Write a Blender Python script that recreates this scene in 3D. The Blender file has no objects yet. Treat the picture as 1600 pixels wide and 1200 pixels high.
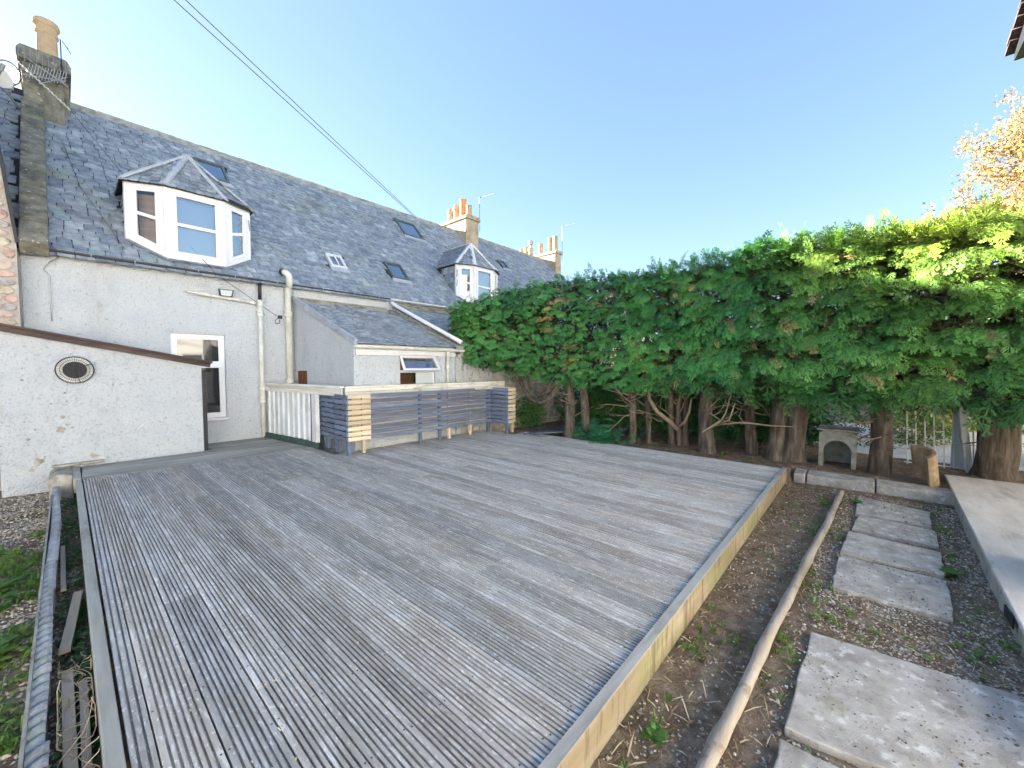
import bpy, math, random
import numpy as np
from mathutils import Vector, Matrix, noise

rnd = random.Random(7)
scene = bpy.context.scene
col = scene.collection
R = math.radians

# ---------------------------------------------------------------- camera
FPX, HZ, CH = 621.0, 572.0, 1.5
PITCH = math.atan((600 - HZ) / FPX)
YAW = math.atan2(700, math.hypot(FPX, 28))
cam_d = bpy.data.cameras.new('camera')
cam_d.sensor_width = 36
cam_d.lens = 36 * FPX / 1600
cam_d.clip_start = 0.05
cam_d.clip_end = 3000
cam = bpy.data.objects.new('camera', cam_d)
col.objects.link(cam)
cam.location = (0, 0, CH)
cam.rotation_euler = (math.pi / 2 - PITCH, 0, -YAW)
scene.camera = cam

# ---------------------------------------------------------------- sky, sun, exposure
SUN_AZ = R(-20)      # measured from +Y, negative towards -X (behind the house, to the left)
SUN_EL = R(18)
SUN_STRENGTH, SKY_STRENGTH, EXPOSURE = 4.9, 0.05, 3.5
SKY_SAT, SKY_POW = 1.0, 0.55
world = bpy.data.worlds.new('World')
scene.world = world
world.use_nodes = True
wn = world.node_tree
wn.nodes.clear()
w_out = wn.nodes.new('ShaderNodeOutputWorld')
w_bg = wn.nodes.new('ShaderNodeBackground')
w_sky = wn.nodes.new('ShaderNodeTexSky')
w_sky.sky_type = 'NISHITA'
w_sky.sun_disc = False
w_sky.sun_elevation = SUN_EL
w_sky.sun_rotation = SUN_AZ
w_sky.altitude = 0
w_sky.air_density = 1.0
w_sky.dust_density = 0.25
w_sky.ozone_density = 1.6
w_bg.inputs['Strength'].default_value = SKY_STRENGTH
# even tone curve over the whole sky: softer glow, slightly deeper blue
w_sep = wn.nodes.new('ShaderNodeSeparateColor')
w_sep.mode = 'HSV'
w_com = wn.nodes.new('ShaderNodeCombineColor')
w_com.mode = 'HSV'
w_sat = wn.nodes.new('ShaderNodeMath')
w_sat.operation = 'MULTIPLY'
w_sat.inputs[1].default_value = SKY_SAT
w_pow = wn.nodes.new('ShaderNodeMath')
w_pow.operation = 'POWER'
w_pow.inputs[1].default_value = SKY_POW
w_mul = wn.nodes.new('ShaderNodeMath')
w_mul.operation = 'MULTIPLY'
w_mul.inputs[1].default_value = 0.82 * 2.5 ** (1 - SKY_POW)
wn.links.new(w_sky.outputs[0], w_sep.inputs[0])
w_hue = wn.nodes.new('ShaderNodeMath')
w_hue.operation = 'ADD'
w_hue.inputs[1].default_value = 0.005
wn.links.new(w_sep.outputs[0], w_hue.inputs[0])
wn.links.new(w_hue.outputs[0], w_com.inputs[0])
wn.links.new(w_sep.outputs[1], w_sat.inputs[0])
wn.links.new(w_sat.outputs[0], w_com.inputs[1])
wn.links.new(w_sep.outputs[2], w_pow.inputs[0])
wn.links.new(w_pow.outputs[0], w_mul.inputs[0])
wn.links.new(w_mul.outputs[0], w_com.inputs[2])
wn.links.new(w_com.outputs[0], w_bg.inputs['Color'])
wn.links.new(w_bg.outputs[0], w_out.inputs['Surface'])
sun_d = bpy.data.lights.new('sun', 'SUN')
sun_d.energy = SUN_STRENGTH
sun_d.angle = R(0.5)
sun_d.color = (1.0, 0.92, 0.80)
sun = bpy.data.objects.new('sun', sun_d)
col.objects.link(sun)
sdir = Vector((math.sin(SUN_AZ) * math.cos(SUN_EL), math.cos(SUN_AZ) * math.cos(SUN_EL), math.sin(SUN_EL)))
sun.rotation_euler = sdir.to_track_quat('Z', 'Y').to_euler()
sun.location = sdir * 40
vs = scene.view_settings
vs.view_transform = 'Standard'
vs.look = 'None'
vs.gamma = 1
vs.use_curve_mapping = False
vs.exposure = EXPOSURE

# ---------------------------------------------------------------- materials
def mk(name, cols, scale=4, stretch=(1, 1, 1), rough=0.85, bump=0.0, bscale=40, bstretch=None, bdist=0.01,
       layers=(), tint=False, spec=0.3, metal=0.0, trans=None, vor=None, coord='pos', detail=6):
    m = bpy.data.materials.new(name)
    m.use_nodes = True
    nt = m.node_tree
    N, L = nt.nodes, nt.links
    b = N['Principled BSDF']
    b.inputs['Roughness'].default_value = rough
    b.inputs['Specular IOR Level'].default_value = spec
    b.inputs['Metallic'].default_value = metal
    if coord == 'pos':
        src = N.new('ShaderNodeNewGeometry').outputs['Position']
    else:
        src = N.new('ShaderNodeTexCoord').outputs['Object']
    def mapped(st):
        mp = N.new('ShaderNodeMapping')
        mp.inputs['Scale'].default_value = st
        L.new(src, mp.inputs['Vector'])
        return mp.outputs[0]
    def noi(sc, st, det=6, rgh=0.6):
        n = N.new('ShaderNodeTexNoise')
        n.inputs['Scale'].default_value = sc
        n.inputs['Detail'].default_value = det
        n.inputs['Roughness'].default_value = rgh
        L.new(mapped(st), n.inputs['Vector'])
        return n.outputs['Fac']
    r = N.new('ShaderNodeValToRGB')
    els = r.color_ramp.elements
    n = len(cols)
    pos = [0.3 + 0.4 * i / max(1, n - 1) for i in range(n)]
    els[0].position, els[0].color = pos[0], (*cols[0], 1)
    els[1].position, els[1].color = pos[-1], (*cols[-1], 1)
    for i in range(1, n - 1):
        e = els.new(pos[i])
        e.color = (*cols[i], 1)
    L.new(noi(scale, stretch, detail), r.inputs['Fac'])
    c = r.outputs['Color']
    def mix(a, bb, fac, mode='MIX'):
        x = N.new('ShaderNodeMix')
        x.data_type = 'RGBA'
        x.blend_type = mode
        if isinstance(fac, float):
            x.inputs['Factor'].default_value = fac
        else:
            L.new(fac, x.inputs['Factor'])
        L.new(a, x.inputs['A'])
        if isinstance(bb, tuple):
            x.inputs['B'].default_value = (*bb, 1)
        else:
            L.new(bb, x.inputs['B'])
        return x.outputs['Result']
    def rng(v, lo, hi, amt=1.0):
        mr = N.new('ShaderNodeMapRange')
        mr.inputs['From Min'].default_value = lo
        mr.inputs['From Max'].default_value = hi
        mr.inputs['To Max'].default_value = amt
        L.new(v, mr.inputs['Value'])
        return mr.outputs[0]
    for (lc, sc, lo, hi, st, amt) in layers:
        c = mix(c, lc, rng(noi(sc, st), lo, hi, amt))
    if vor:
        vs_, amt = vor
        v = N.new('ShaderNodeTexVoronoi')
        v.inputs['Scale'].default_value = vs_
        L.new(mapped((1, 1, 1)), v.inputs['Vector'])
        hsv = N.new('ShaderNodeSeparateColor')
        L.new(v.outputs['Color'], hsv.inputs[0])
        c = mix(c, (1, 1, 1), rng(hsv.outputs[0], 0, 1, amt), 'MULTIPLY') if amt < 0 else mix(c, v.outputs['Color'], amt, 'SOFT_LIGHT')
    if tint:
        a = N.new('ShaderNodeAttribute')
        a.attribute_name = 'tint'
        c = mix(c, a.outputs['Color'], 1.0, 'MULTIPLY')
    L.new(c, b.inputs['Base Color'])
    if bump:
        bp = N.new('ShaderNodeBump')
        bp.inputs['Strength'].default_value = bump
        bp.inputs['Distance'].default_value = bdist
        L.new(noi(bscale, bstretch or stretch, 4, 0.65), bp.inputs['Height'])
        L.new(bp.outputs[0], b.inputs['Normal'])
    if trans:
        t = N.new('ShaderNodeBsdfTranslucent')
        L.new(mix(c, trans[0], 1.0, 'MULTIPLY'), t.inputs['Color'])
        ms = N.new('ShaderNodeMixShader')
        ms.inputs[0].default_value = trans[1]
        L.new(b.outputs[0], ms.inputs[1])
        L.new(t.outputs[0], ms.inputs[2])
        L.new(ms.outputs[0], N['Material Output'].inputs['Surface'])
    return m

def glass_mat(name, refl, colr):
    m = bpy.data.materials.new(name)
    m.use_nodes = True
    N, L = m.node_tree.nodes, m.node_tree.links
    N.remove(N['Principled BSDF'])
    g = N.new('ShaderNodeBsdfGlossy')
    g.inputs['Roughness'].default_value = 0.02
    t = N.new('ShaderNodeBsdfTransparent')
    t.inputs['Color'].default_value = (*colr, 1)
    lw = N.new('ShaderNodeFresnel')
    lw.inputs['IOR'].default_value = 1.5
    mr = N.new('ShaderNodeMapRange')
    mr.inputs['From Min'].default_value = 0.04
    mr.inputs['From Max'].default_value = 0.5
    mr.inputs['To Min'].default_value = refl
    mr.inputs['To Max'].default_value = 0.95
    L.new(lw.outputs[0], mr.inputs['Value'])
    x = N.new('ShaderNodeMixShader')
    L.new(mr.outputs[0], x.inputs[0])
    L.new(t.outputs[0], x.inputs[1])
    L.new(g.outputs[0], x.inputs[2])
    L.new(x.outputs[0], N['Material Output'].inputs['Surface'])
    return m

M = {}
M['harl'] = mk('white_roughcast', [(.78, .83, .87), (.83, .87, .90), (.86, .895, .915)], 4, bump=1.0, bscale=34, bdist=.10, rough=.95, spec=.1,
               layers=[((.58, .58, .55), 1.1, .54, .74, (1.6, 1.6, .35), .35), ((.50, .52, .53), 30, .55, .65, (1, 1, 1), .5), ((.25, .25, .25), 17, .65, .70, (1, 1, 1), .6), ((.52, .50, .42), 9, .62, .74, (1, 1, .3), .45)])  # fine dark flecks colour in dirty pits the bump barely shades
M['harl_old'] = mk('stained_roughcast', [(.58, .58, .54), (.74, .74, .71), (.80, .80, .78)], 3, bump=1.0, bscale=24, bdist=.12, rough=.95, spec=.1,
                   layers=[((.22, .21, .18), 14, .56, .64, (1, 1, .45), .7), ((.34, .33, .26), 2, .5, .7, (1.5, 1.5, .4), .6)])
M['bounce_harl'] = mk('pale_bounce_render', [(.76, .75, .72), (.82, .81, .78)], 3, rough=.95)  # kept pale and neutral so the opposite house bounces more light
M['cement'] = mk('weathered_cement', [(.22, .20, .16), (.34, .32, .27), (.42, .40, .34)], 6, bump=.6, bscale=30, bdist=.02,
                 layers=[((.10, .10, .08), 5, .52, .66, (1, 1, .5), .7), ((.30, .31, .16), 9, .58, .68, (1, 1, 1), .5), ((.6, .6, .56), 14, .66, .7, (1, 1, 1), .7)])
M['lichen'] = mk('lichen_covered_stone', [(.10, .095, .075), (.18, .17, .135), (.26, .25, .20)], 6, bump=.8, bscale=26, bdist=.03,
                 layers=[((.05, .05, .042), 4, .52, .66, (1, 1, .5), .7), ((.26, .27, .13), 8, .56, .68, (1, 1, 1), .6), ((.52, .52, .47), 13, .63, .68, (1, 1, 1), .8)])
M['buff'] = mk('buff_stone', [(.28, .22, .145), (.37, .30, .21), (.43, .37, .28)], 4, bump=.6, bscale=18, bdist=.03,
               layers=[((.13, .11, .09), 4, .55, .66, (1, 1, .6), .7)])
M['pot'] = mk('clay_pot', [(.36, .26, .16), (.44, .34, .22)], 7, rough=.8, bump=.3, layers=[((.2, .17, .13), 8, .58, .7, (1, 1, 1), .6)])
M['pot_red'] = mk('red_clay_pot', [(.50, .21, .08), (.60, .29, .13)], 7, rough=.8, bump=.2)
M['slate'] = mk('slate', [(.15, .18, .21), (.235, .27, .30), (.34, .365, .385)], 9, rough=.62, spec=.45, bump=.35, bscale=30, bdist=.01, tint=True,
                layers=[((.24, .25, .16), 1.3, .56, .72, (1, 1, 1), .55), ((.40, .40, .36), 16, .64, .70, (1, 1, 1), .6), ((.07, .07, .065), 2.1, .56, .7, (1, 1, 1), .5)])
M['underlay'] = mk('roof_boarding', [(.03, .03, .03), (.05, .05, .05)], 4)
M['lead'] = mk('lead_flashing', [(.30, .33, .37), (.42, .45, .49)], 5, rough=.55, bump=.2, layers=[((.55, .56, .57), 9, .56, .7, (1, 1, 1), .6), ((.16, .17, .18), 4, .58, .7, (1, 1, 1), .6)])
M['paint'] = mk('white_paint', [(.58, .59, .60), (.68, .68, .68)], 5, rough=.5, layers=[((.34, .33, .30), 12, .62, .72, (1, 1, .3), .5)])
M['upvc'] = mk('white_plastic', [(.66, .67, .68), (.70, .71, .72)], 3, rough=.3, spec=.5)
M['cream_pipe'] = mk('cream_painted_pipe', [(.52, .52, .44), (.70, .70, .64)], 5, rough=.55, layers=[((.22, .26, .15), 5, .54, .7, (1, 1, .3), .6)])
M['black_pipe'] = mk('black_plastic', [(.02, .022, .025), (.04, .042, .045)], 5, rough=.45)
M['glass'] = glass_mat('window_glass', .42, (.75, .8, .82))
M['glass_plain'] = glass_mat('plain_window_glass', .09, (.85, .88, .88))
M['glass_clear'] = glass_mat('clear_window_glass', .12, (.85, .88, .88))
M['frost'] = mk('frosted_glass', [(.45, .5, .52), (.6, .65, .66)], 40, rough=.25, spec=.6)
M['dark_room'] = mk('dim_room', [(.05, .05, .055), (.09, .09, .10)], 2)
M['sky_reflection'] = mk('sky_reflection_blue', [(.20, .27, .36), (.24, .31, .40)], 2)  # blue sheet behind the panes, stands in for reflected sky
M['brown_wood'] = mk('brown_varnished_wood', [(.16, .06, .025), (.26, .11, .05)], 6, (1, 1, .15), rough=.5, tint=True)
M['interior_wood'] = mk('pine_lining', [(.28, .17, .09), (.38, .25, .15)], 5, (.3, .3, 4), rough=.6)
M['fascia_brown'] = mk('dark_red_brown_fascia', [(.035, .022, .022), (.065, .042, .038), (.10, .07, .062)], 8, (.3, 1, 1), rough=.6, bump=.3)
M['deck'] = mk('weathered_decking', [(.32, .29, .25), (.42, .388, .34), (.54, .507, .455)], 16, (1, .10, 1), rough=.9, spec=.15, bump=.25, bscale=110, bstretch=(1, .10, 1), bdist=.002, tint=True,
               layers=[((.56, .555, .545), 3.0, .52, .68, (1, .45, 1), .45), ((.66, .64, .60), 26, .54, .64, (1, .16, 1), .7), ((.70, .68, .65), 55, .58, .64, (1, .5, 1), .8), ((.22, .20, .18), 3.3, .58, .72, (1, .3, 1), .35), ((.20, .18, .16), 50, .60, .66, (1, .4, 1), .5), ((.36, .29, .20), 1.1, .62, .74, (1, .5, 1), .5)])
M['trim'] = mk('grey_timber_trim', [(.25, .24, .21), (.36, .35, .31), (.44, .43, .39)], 8, (.12, 1, 1), rough=.9, bump=.5, bscale=60, bstretch=(.06, 1, 1), bdist=.004, tint=True,
               layers=[((.12, .11, .10), 5, .56, .68, (.3, 1, 1), .6), ((.34, .36, .18), 4, .60, .72, (1, 1, 1), .4)])
M['trim_y'] = mk('grey_timber_edge', [(.26, .25, .21), (.37, .36, .31), (.44, .43, .38)], 8, (1, .12, 1), rough=.9, bump=.5, bscale=60, bstretch=(1, .06, 1), bdist=.004, tint=True,
                 layers=[((.12, .11, .10), 5, .56, .68, (1, .3, 1), .6), ((.40, .41, .22), 4, .58, .72, (1, .6, 1), .5)])
M['fascia'] = mk('tan_fascia_timber', [(.17, .135, .08), (.27, .215, .135), (.37, .31, .22)], 5, (.15, 1, 1), rough=.85, bump=.5, bscale=50, bstretch=(.08, 1, 1.5), bdist=.005, tint=True,
                 layers=[((.20, .22, .07), 3, .5, .68, (.5, 1, 1), .7), ((.10, .08, .045), 9, .52, .64, (2, 1, .25), .7)])
M['blue_slat'] = mk('blue_grey_painted_timber', [(.085, .11, .165), (.12, .15, .215), (.165, .195, .26)], 7, (.2, .2, 2), rough=.6, bump=.3, bscale=40, bstretch=(.08, .08, 2), bdist=.004, tint=True,
                    layers=[((.05, .06, .09), 9, .60, .68, (1, 1, 1), .6), ((.30, .31, .33), 6, .64, .74, (.3, .3, 1), .4)])
M['pine'] = mk('bare_pine_timber', [(.44, .345, .215), (.56, .46, .31), (.65, .56, .42)], 6, (.25, .25, 3), rough=.75, bump=.3, bscale=40, bstretch=(.08, .08, 2), bdist=.004, tint=True,
               layers=[((.25, .14, .06), 11, .66, .71, (1, 1, 1), .8)])
M['old_pine'] = mk('greyed_pale_timber', [(.42, .40, .34), (.56, .54, .47), (.66, .65, .59)], 6, (.2, .2, 3), rough=.85, bump=.4, bscale=40, bstretch=(.1, .1, 2), bdist=.004, tint=True,
                   layers=[((.14, .13, .09), 5, .56, .68, (.4, .4, 1), .7), ((.24, .27, .12), 4, .6, .7, (1, 1, 1), .5)])
M['white_sheet'] = mk('dirty_white_cladding', [(.55, .57, .58), (.70, .72, .73)], 5, rough=.55, layers=[((.30, .30, .25), 4, .5, .68, (1.5, 1.5, .25), .6), ((.2, .24, .12), 3, .58, .7, (1, 1, .6), .4)])
M['green_timber'] = mk('mossy_dark_timber', [(.03, .06, .05), (.06, .10, .08)], 7, rough=.8)
M['red_strip'] = mk('dark_red_metal', [(.10, .02, .02), (.14, .035, .03)], 5, rough=.5)
M['soil'] = None
M['slab'] = mk('old_concrete_slab', [(.30, .27, .23), (.40, .37, .325), (.49, .46, .41)], 7, rough=.95, bump=.6, bscale=90, bdist=.006, spec=.1, tint=True,
               layers=[((.20, .18, .15), 5, .54, .68, (1, 1, 1), .5), ((.66, .64, .60), 14, .58, .66, (1, 1, 1), .6), ((.22, .20, .17), 24, .58, .66, (1, 1, 1), .5), ((.27, .27, .14), 3, .6, .72, (1, 1, 1), .4), ((.07, .065, .06), 34, .64, .68, (1, 1, 1), .8)])
M['patio'] = mk('patio_concrete', [(.48, .43, .385), (.58, .53, .475), (.64, .60, .55)], 5, (.3, 1, 1), rough=.9, bump=.4, bscale=60, bdist=.006, spec=.15,
                layers=[((.26, .23, .20), 4, .54, .68, (.4, 1.6, 1), .5), ((.72, .70, .66), 9, .60, .70, (.6, 1.6, 1), .5), ((.25, .27, .10), 2.2, .62, .74, (1, 1, 1), .5)])
M['patio_side'] = mk('rough_plinth_render', [(.30, .30, .26), (.42, .42, .37), (.52, .51, .46)], 6, rough=.95, bump=.8, bscale=28, bdist=.03, layers=[((.20, .25, .11), 3, .54, .7, (1, 1, 1), .5), ((.14, .14, .12), 8, .58, .68, (1, 1, 1), .6)])
M['concrete'] = mk('grey_cast_concrete', [(.20, .19, .16), (.30, .29, .25), (.37, .36, .32)], 9, rough=.95, bump=.5, bscale=50, bdist=.01, layers=[((.12, .13, .08), 4, .54, .68, (1, 1, 1), .6)])
M['sandstone'] = mk('brown_sandstone', [(.21, .14, .075), (.30, .21, .12), (.37, .29, .19)], 9, rough=.9, bump=.5, bscale=40, bdist=.01, layers=[((.55, .50, .40), 9, .6, .7, (1, 1, 1), .6)])
M['rubble'] = mk('pink_rubble_stone', [(.32, .26, .23), (.42, .36, .32), (.50, .45, .40)], 5, rough=.95, bump=.7, bscale=24, bdist=.03, tint=True, layers=[((.16, .12, .10), 8, .56, .66, (1, 1, 1), .6)])
M['mortar'] = mk('lime_mortar', [(.34, .31, .27), (.46, .43, .38)], 12, rough=.95, bump=.7, bscale=40, bdist=.02)
M['grey_rubble'] = mk('grey_rubble_stone', [(.22, .20, .17), (.34, .31, .27), (.44, .40, .36)], 5, rough=.95, bump=.7, bscale=24, bdist=.03, tint=True, layers=[((.18, .22, .10), 4, .54, .68, (1, 1, 1), .6)])
M['bark'] = mk('reddish_bark', [(.055, .040, .030), (.125, .095, .07), (.24, .195, .15)], 16, (1, 1, .16), rough=.95, bump=1.0, bscale=34, bstretch=(1, 1, .12), bdist=.03, tint=True, layers=[((.22, .24, .14), 5, .58, .72, (1, 1, 1), .45)])
M['twig'] = mk('dead_twig', [(.22, .165, .11), (.36, .28, .20)], 12, rough=.95)
def leafm(name, cols, tr):
    return mk(name, cols, 1.1, rough=.55, spec=.3, tint=True, trans=tr)
M['frond'] = leafm('cypress_foliage', [(.042, .175, .050), (.072, .245, .062), (.115, .30, .065)], ((.9, 1.0, .45), .16))
M['leaf'] = leafm('weed_leaf', [(.06, .15, .03), (.11, .23, .05)], ((1, 1, .5), .3))
M['golden'] = leafm('sun_yellow_leaf', [(.34, .33, .06), (.48, .44, .12)], ((1, 1, .6), .3))  # yellow leaf colour stands in for sunlight on the shrub
M['autumn'] = leafm('autumn_leaf', [(.30, .19, .07), (.38, .28, .12)], ((1, .9, .5), .35))
M['ivy'] = leafm('ivy_leaf', [(.04, .11, .035), (.07, .16, .05)], ((1, 1, .5), .2))
M['straw'] = mk('dry_straw', [(.36, .29, .17), (.50, .43, .29)], 9, rough=.9, tint=True)
M['litter'] = mk('brown_needle_litter', [(.13, .075, .04), (.25, .155, .09), (.36, .25, .16)], 14, rough=.95, tint=True)
M['pebble'] = mk('gravel_stone', [(.32, .275, .22), (.48, .42, .34), (.60, .54, .45)], 30, rough=.9, tint=True)
M['pole'] = mk('peeled_log', [(.24, .195, .15), (.34, .29, .23), (.43, .38, .315)], 9, (.25, 1.2, 1.2), rough=.9, bump=.6, bscale=45, bdist=.008, layers=[((.16, .12, .08), 11, .58, .68, (1, 1, 1), .6)])
M['edging'] = mk('rope_edging_concrete', [(.20, .22, .23), (.29, .31, .32), (.36, .38, .39)], 12, rough=.9, bump=.4, bscale=70, bdist=.006, tint=True, layers=[((.20, .26, .12), 5, .54, .70, (1, 1, 1), .5)])
M['plank'] = mk('bleached_batten', [(.34, .28, .21), (.46, .40, .32)], 9, (1, .1, 1), rough=.9, bump=.4)
M['galv'] = mk('dull_metal', [(.28, .29, .30), (.42, .43, .44)], 8, rough=.45, metal=.7)
M['gate_paint'] = mk('chalky_gate_paint', [(.55, .56, .54), (.72, .72, .70)], 12, rough=.6, layers=[((.28, .18, .10), 14, .6, .7, (1, 1, 1), .6)])
M['blue_board'] = mk('pale_blue_board', [(.40, .50, .62), (.52, .60, .68)], 5, rough=.6)
M['iron'] = mk('black_iron', [(.012, .014, .018), (.03, .03, .035)], 8, rough=.5)
M['cable'] = mk('black_cable', [(.03, .03, .035), (.05, .05, .055)], 5, rough=.6)
M['cable_pale'] = mk('pale_twisted_cable', [(.45, .42, .36), (.62, .58, .50)], 40, rough=.6)
M['dish'] = mk('cream_dish', [(.55, .50, .40), (.66, .60, .50)], 5, rough=.5)
M['tile_dark'] = mk('dark_clay_tile', [(.045, .032, .034), (.085, .06, .055), (.12, .09, .08)], 9, rough=.8, bump=.4, tint=True)
M['grass'] = leafm('grass_blade', [(.07, .16, .03), (.16, .26, .06)], ((1, 1, .5), .3))

# ground: soil, gravel and leaf litter chosen by world position
def ground_material():
    m = mk('garden_earth', [(.12, .088, .06), (.21, .158, .11), (.31, .245, .175)], 11, rough=.97, spec=.1, bump=.8, bscale=60, bdist=.02,
           layers=[((.30, .27, .23), 46, .60, .66, (1, 1, 1), .75), ((.13, .09, .055), 5, .5, .66, (1, 1, 1), .7), ((.40, .37, .32), 80, .62, .67, (1, 1, 1), .6), ((.05, .07, .02), 2.2, .58, .7, (1, 1, 1), .5)])
    return m
M['soil'] = ground_material()
M['far_gravel'] = mk('pale_gravel_yard', [(.46, .44, .40), (.58, .56, .52)], 30, rough=.95, bump=.5, bscale=60, layers=[((.25, .24, .2), 3, .55, .7, (1, 1, 1), .4)])

# ---------------------------------------------------------------- mesh builder
class MB:
    def __init__(s):
        s.v, s.f, s.t = [], [], []
    def add(s, vs, fs, tint=1.0):
        o = len(s.v)
        s.v += [tuple(x) for x in vs]
        s.f += [tuple(i + o for i in f) for f in fs]
        s.t += [tint] * len(vs)
        return s
    def box(s, a, b, tint=1.0):
        x0, y0, z0 = a
        x1, y1, z1 = b
        return s.add([(x0, y0, z0), (x1, y0, z0), (x1, y1, z0), (x0, y1, z0), (x0, y0, z1), (x1, y0, z1), (x1, y1, z1), (x0, y1, z1)],
                     [(0, 3, 2, 1), (4, 5, 6, 7), (0, 1, 5, 4), (1, 2, 6, 5), (2, 3, 7, 6), (3, 0, 4, 7)], tint)
    def bar(s, p, q, w, h, up=(0, 0, 1), tint=1.0):
        p, q = Vector(p), Vector(q)
        d = (q - p).normalized()
        u = Vector(up)
        sd = d.cross(u)
        if sd.length < 1e-4:
            sd = d.cross(Vector((1, 0, 0)))
        sd.normalize()
        u = sd.cross(d).normalized()
        vs = []
        for c in (p, q):
            for a, b in ((-1, -1), (1, -1), (1, 1), (-1, 1)):
                vs.append(c + sd * a * w / 2 + u * b * h / 2)
        return s.add(vs, [(0, 1, 2, 3), (7, 6, 5, 4), (0, 4, 5, 1), (1, 5, 6, 2), (2, 6, 7, 3), (3, 7, 4, 0)], tint)
    def tube(s, pts, r, n=8, caps=True, tint=1.0, wob=0.0):
        pts = [Vector(p) for p in pts]
        rs = r if isinstance(r, (list, tuple)) else [r] * len(pts)
        vs = []
        prev = None
        for i, p in enumerate(pts):
            d = (pts[min(i + 1, len(pts) - 1)] - pts[max(i - 1, 0)]).normalized()
            if prev is None:
                a = d.cross(Vector((0, 0, 1)))
                if a.length < 1e-3:
                    a = Vector((1, 0, 0))
            else:
                a = prev - d * prev.dot(d)
            a.normalize()
            prev = a
            b = d.cross(a)
            for k in range(n):
                an = 2 * math.pi * k / n
                rr = rs[i] * (1 + (wob * noise.noise(p * 3 + Vector((math.cos(an) * 2, math.sin(an) * 2, 0))) if wob else 0))
                vs.append(p + a * math.cos(an) * rr + b * math.sin(an) * rr)
        fs = []
        for i in range(len(pts) - 1):
            for k in range(n):
                k2 = (k + 1) % n
                fs.append((i * n + k, i * n + k2, (i + 1) * n + k2, (i + 1) * n + k))
        if caps:
            fs.append(tuple(reversed(range(n))))
            fs.append(tuple((len(pts) - 1) * n + k for k in range(n)))
        return s.add(vs, fs, tint)
    def lathe(s, c, prof, n=16, tint=1.0):
        vs, fs = [], []
        for (r, z) in prof:
            for k in range(n):
                an = 2 * math.pi * k / n
                vs.append((c[0] + r * math.cos(an), c[1] + r * math.sin(an), c[2] + z))
        for i in range(len(prof) - 1):
            for k in range(n):
                k2 = (k + 1) % n
                fs.append((i * n + k, i * n + k2, (i + 1) * n + k2, (i + 1) * n + k))
        fs.append(tuple(reversed(range(n))))
        fs.append(tuple((len(prof) - 1) * n + k for k in range(n)))
        return s.add(vs, fs, tint)
    def prism(s, poly, ext, tint=1.0):
        """poly: coplanar 3D points; ext: extrusion vector"""
        n = len(poly)
        e = Vector(ext)
        vs = [Vector(p) for p in poly] + [Vector(p) + e for p in poly]
        fs = [tuple(reversed(range(n))), tuple(range(n, 2 * n))]
        for k in range(n):
            k2 = (k + 1) % n
            fs.append((k, k2, n + k2, n + k))
        return s.add(vs, fs, tint)
    def mesh(s, name, mat, smooth=False):
        me = bpy.data.meshes.new(name)
        me.from_pydata(s.v, [], s.f)
        at = me.color_attributes.new('tint', 'FLOAT_COLOR', 'POINT')
        arr = np.ones((len(s.v), 4), dtype=np.float32)
        for i, t in enumerate(s.t):
            if isinstance(t, tuple):
                arr[i, :3] = t
            else:
                arr[i, :3] = t
        at.data.foreach_set('color', arr.ravel())
        me.materials.append(mat)
        if smooth:
            me.polygons.foreach_set('use_smooth', [True] * len(me.polygons))
        me.update()
        return me
    def build(s, name, mat, parent=None, smooth=False, bevel=0):
        o = bpy.data.objects.new(name, s.mesh(name, mat, smooth))
        col.objects.link(o)
        put(o, parent)
        if bevel:
            b = o.modifiers.new('bevel', 'BEVEL')
            b.width = bevel
            b.segments = 2
            b.limit_method = 'ANGLE'
        return o

def put(o, parent):
    if parent is not None:
        o.parent = parent
        if parent.type == 'EMPTY':
            o.matrix_parent_inverse = Matrix.Translation(-Vector(parent.location))

def tag(o, label, cat, group=None):
    o['label'] = label
    o['category'] = cat
    if group:
        o['group'] = group
    return o
def thing(name, label, cat, loc=(0, 0, 0), group=None):
    o = bpy.data.objects.new(name, None)
    o.empty_display_size = .2
    col.objects.link(o)
    o.location = loc
    return tag(o, label, cat, group)
def inst(name, me, parent, mat4):
    o = bpy.data.objects.new(name, me)
    col.objects.link(o)
    put(o, parent)
    o.matrix_basis = mat4
    return o
def structure(o):
    o['kind'] = 'structure'
    return o
def stuff(o, label=None, cat=None):
    o['kind'] = 'stuff'
    if label:
        tag(o, label, cat)
    return o
def ray(u, v):
    x, y = (u - 800) / FPX, -(v - 600) / FPX
    f = math.cos(PITCH) + y * math.sin(PITCH)
    up = y * math.cos(PITCH) - math.sin(PITCH)
    return Vector((math.sin(YAW) * f + math.cos(YAW) * x, math.cos(YAW) * f - math.sin(YAW) * x, up))
def onz(u, v, z=0.0):
    d = ray(u, v)
    return Vector((0, 0, CH)) + d * ((z - CH) / d.z)
def ony(u, v, y):
    d = ray(u, v)
    return Vector((0, 0, CH)) + d * (y / d.y)
def onx(u, v, x):
    d = ray(u, v)
    return Vector((0, 0, CH)) + d * (x / d.x)

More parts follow.
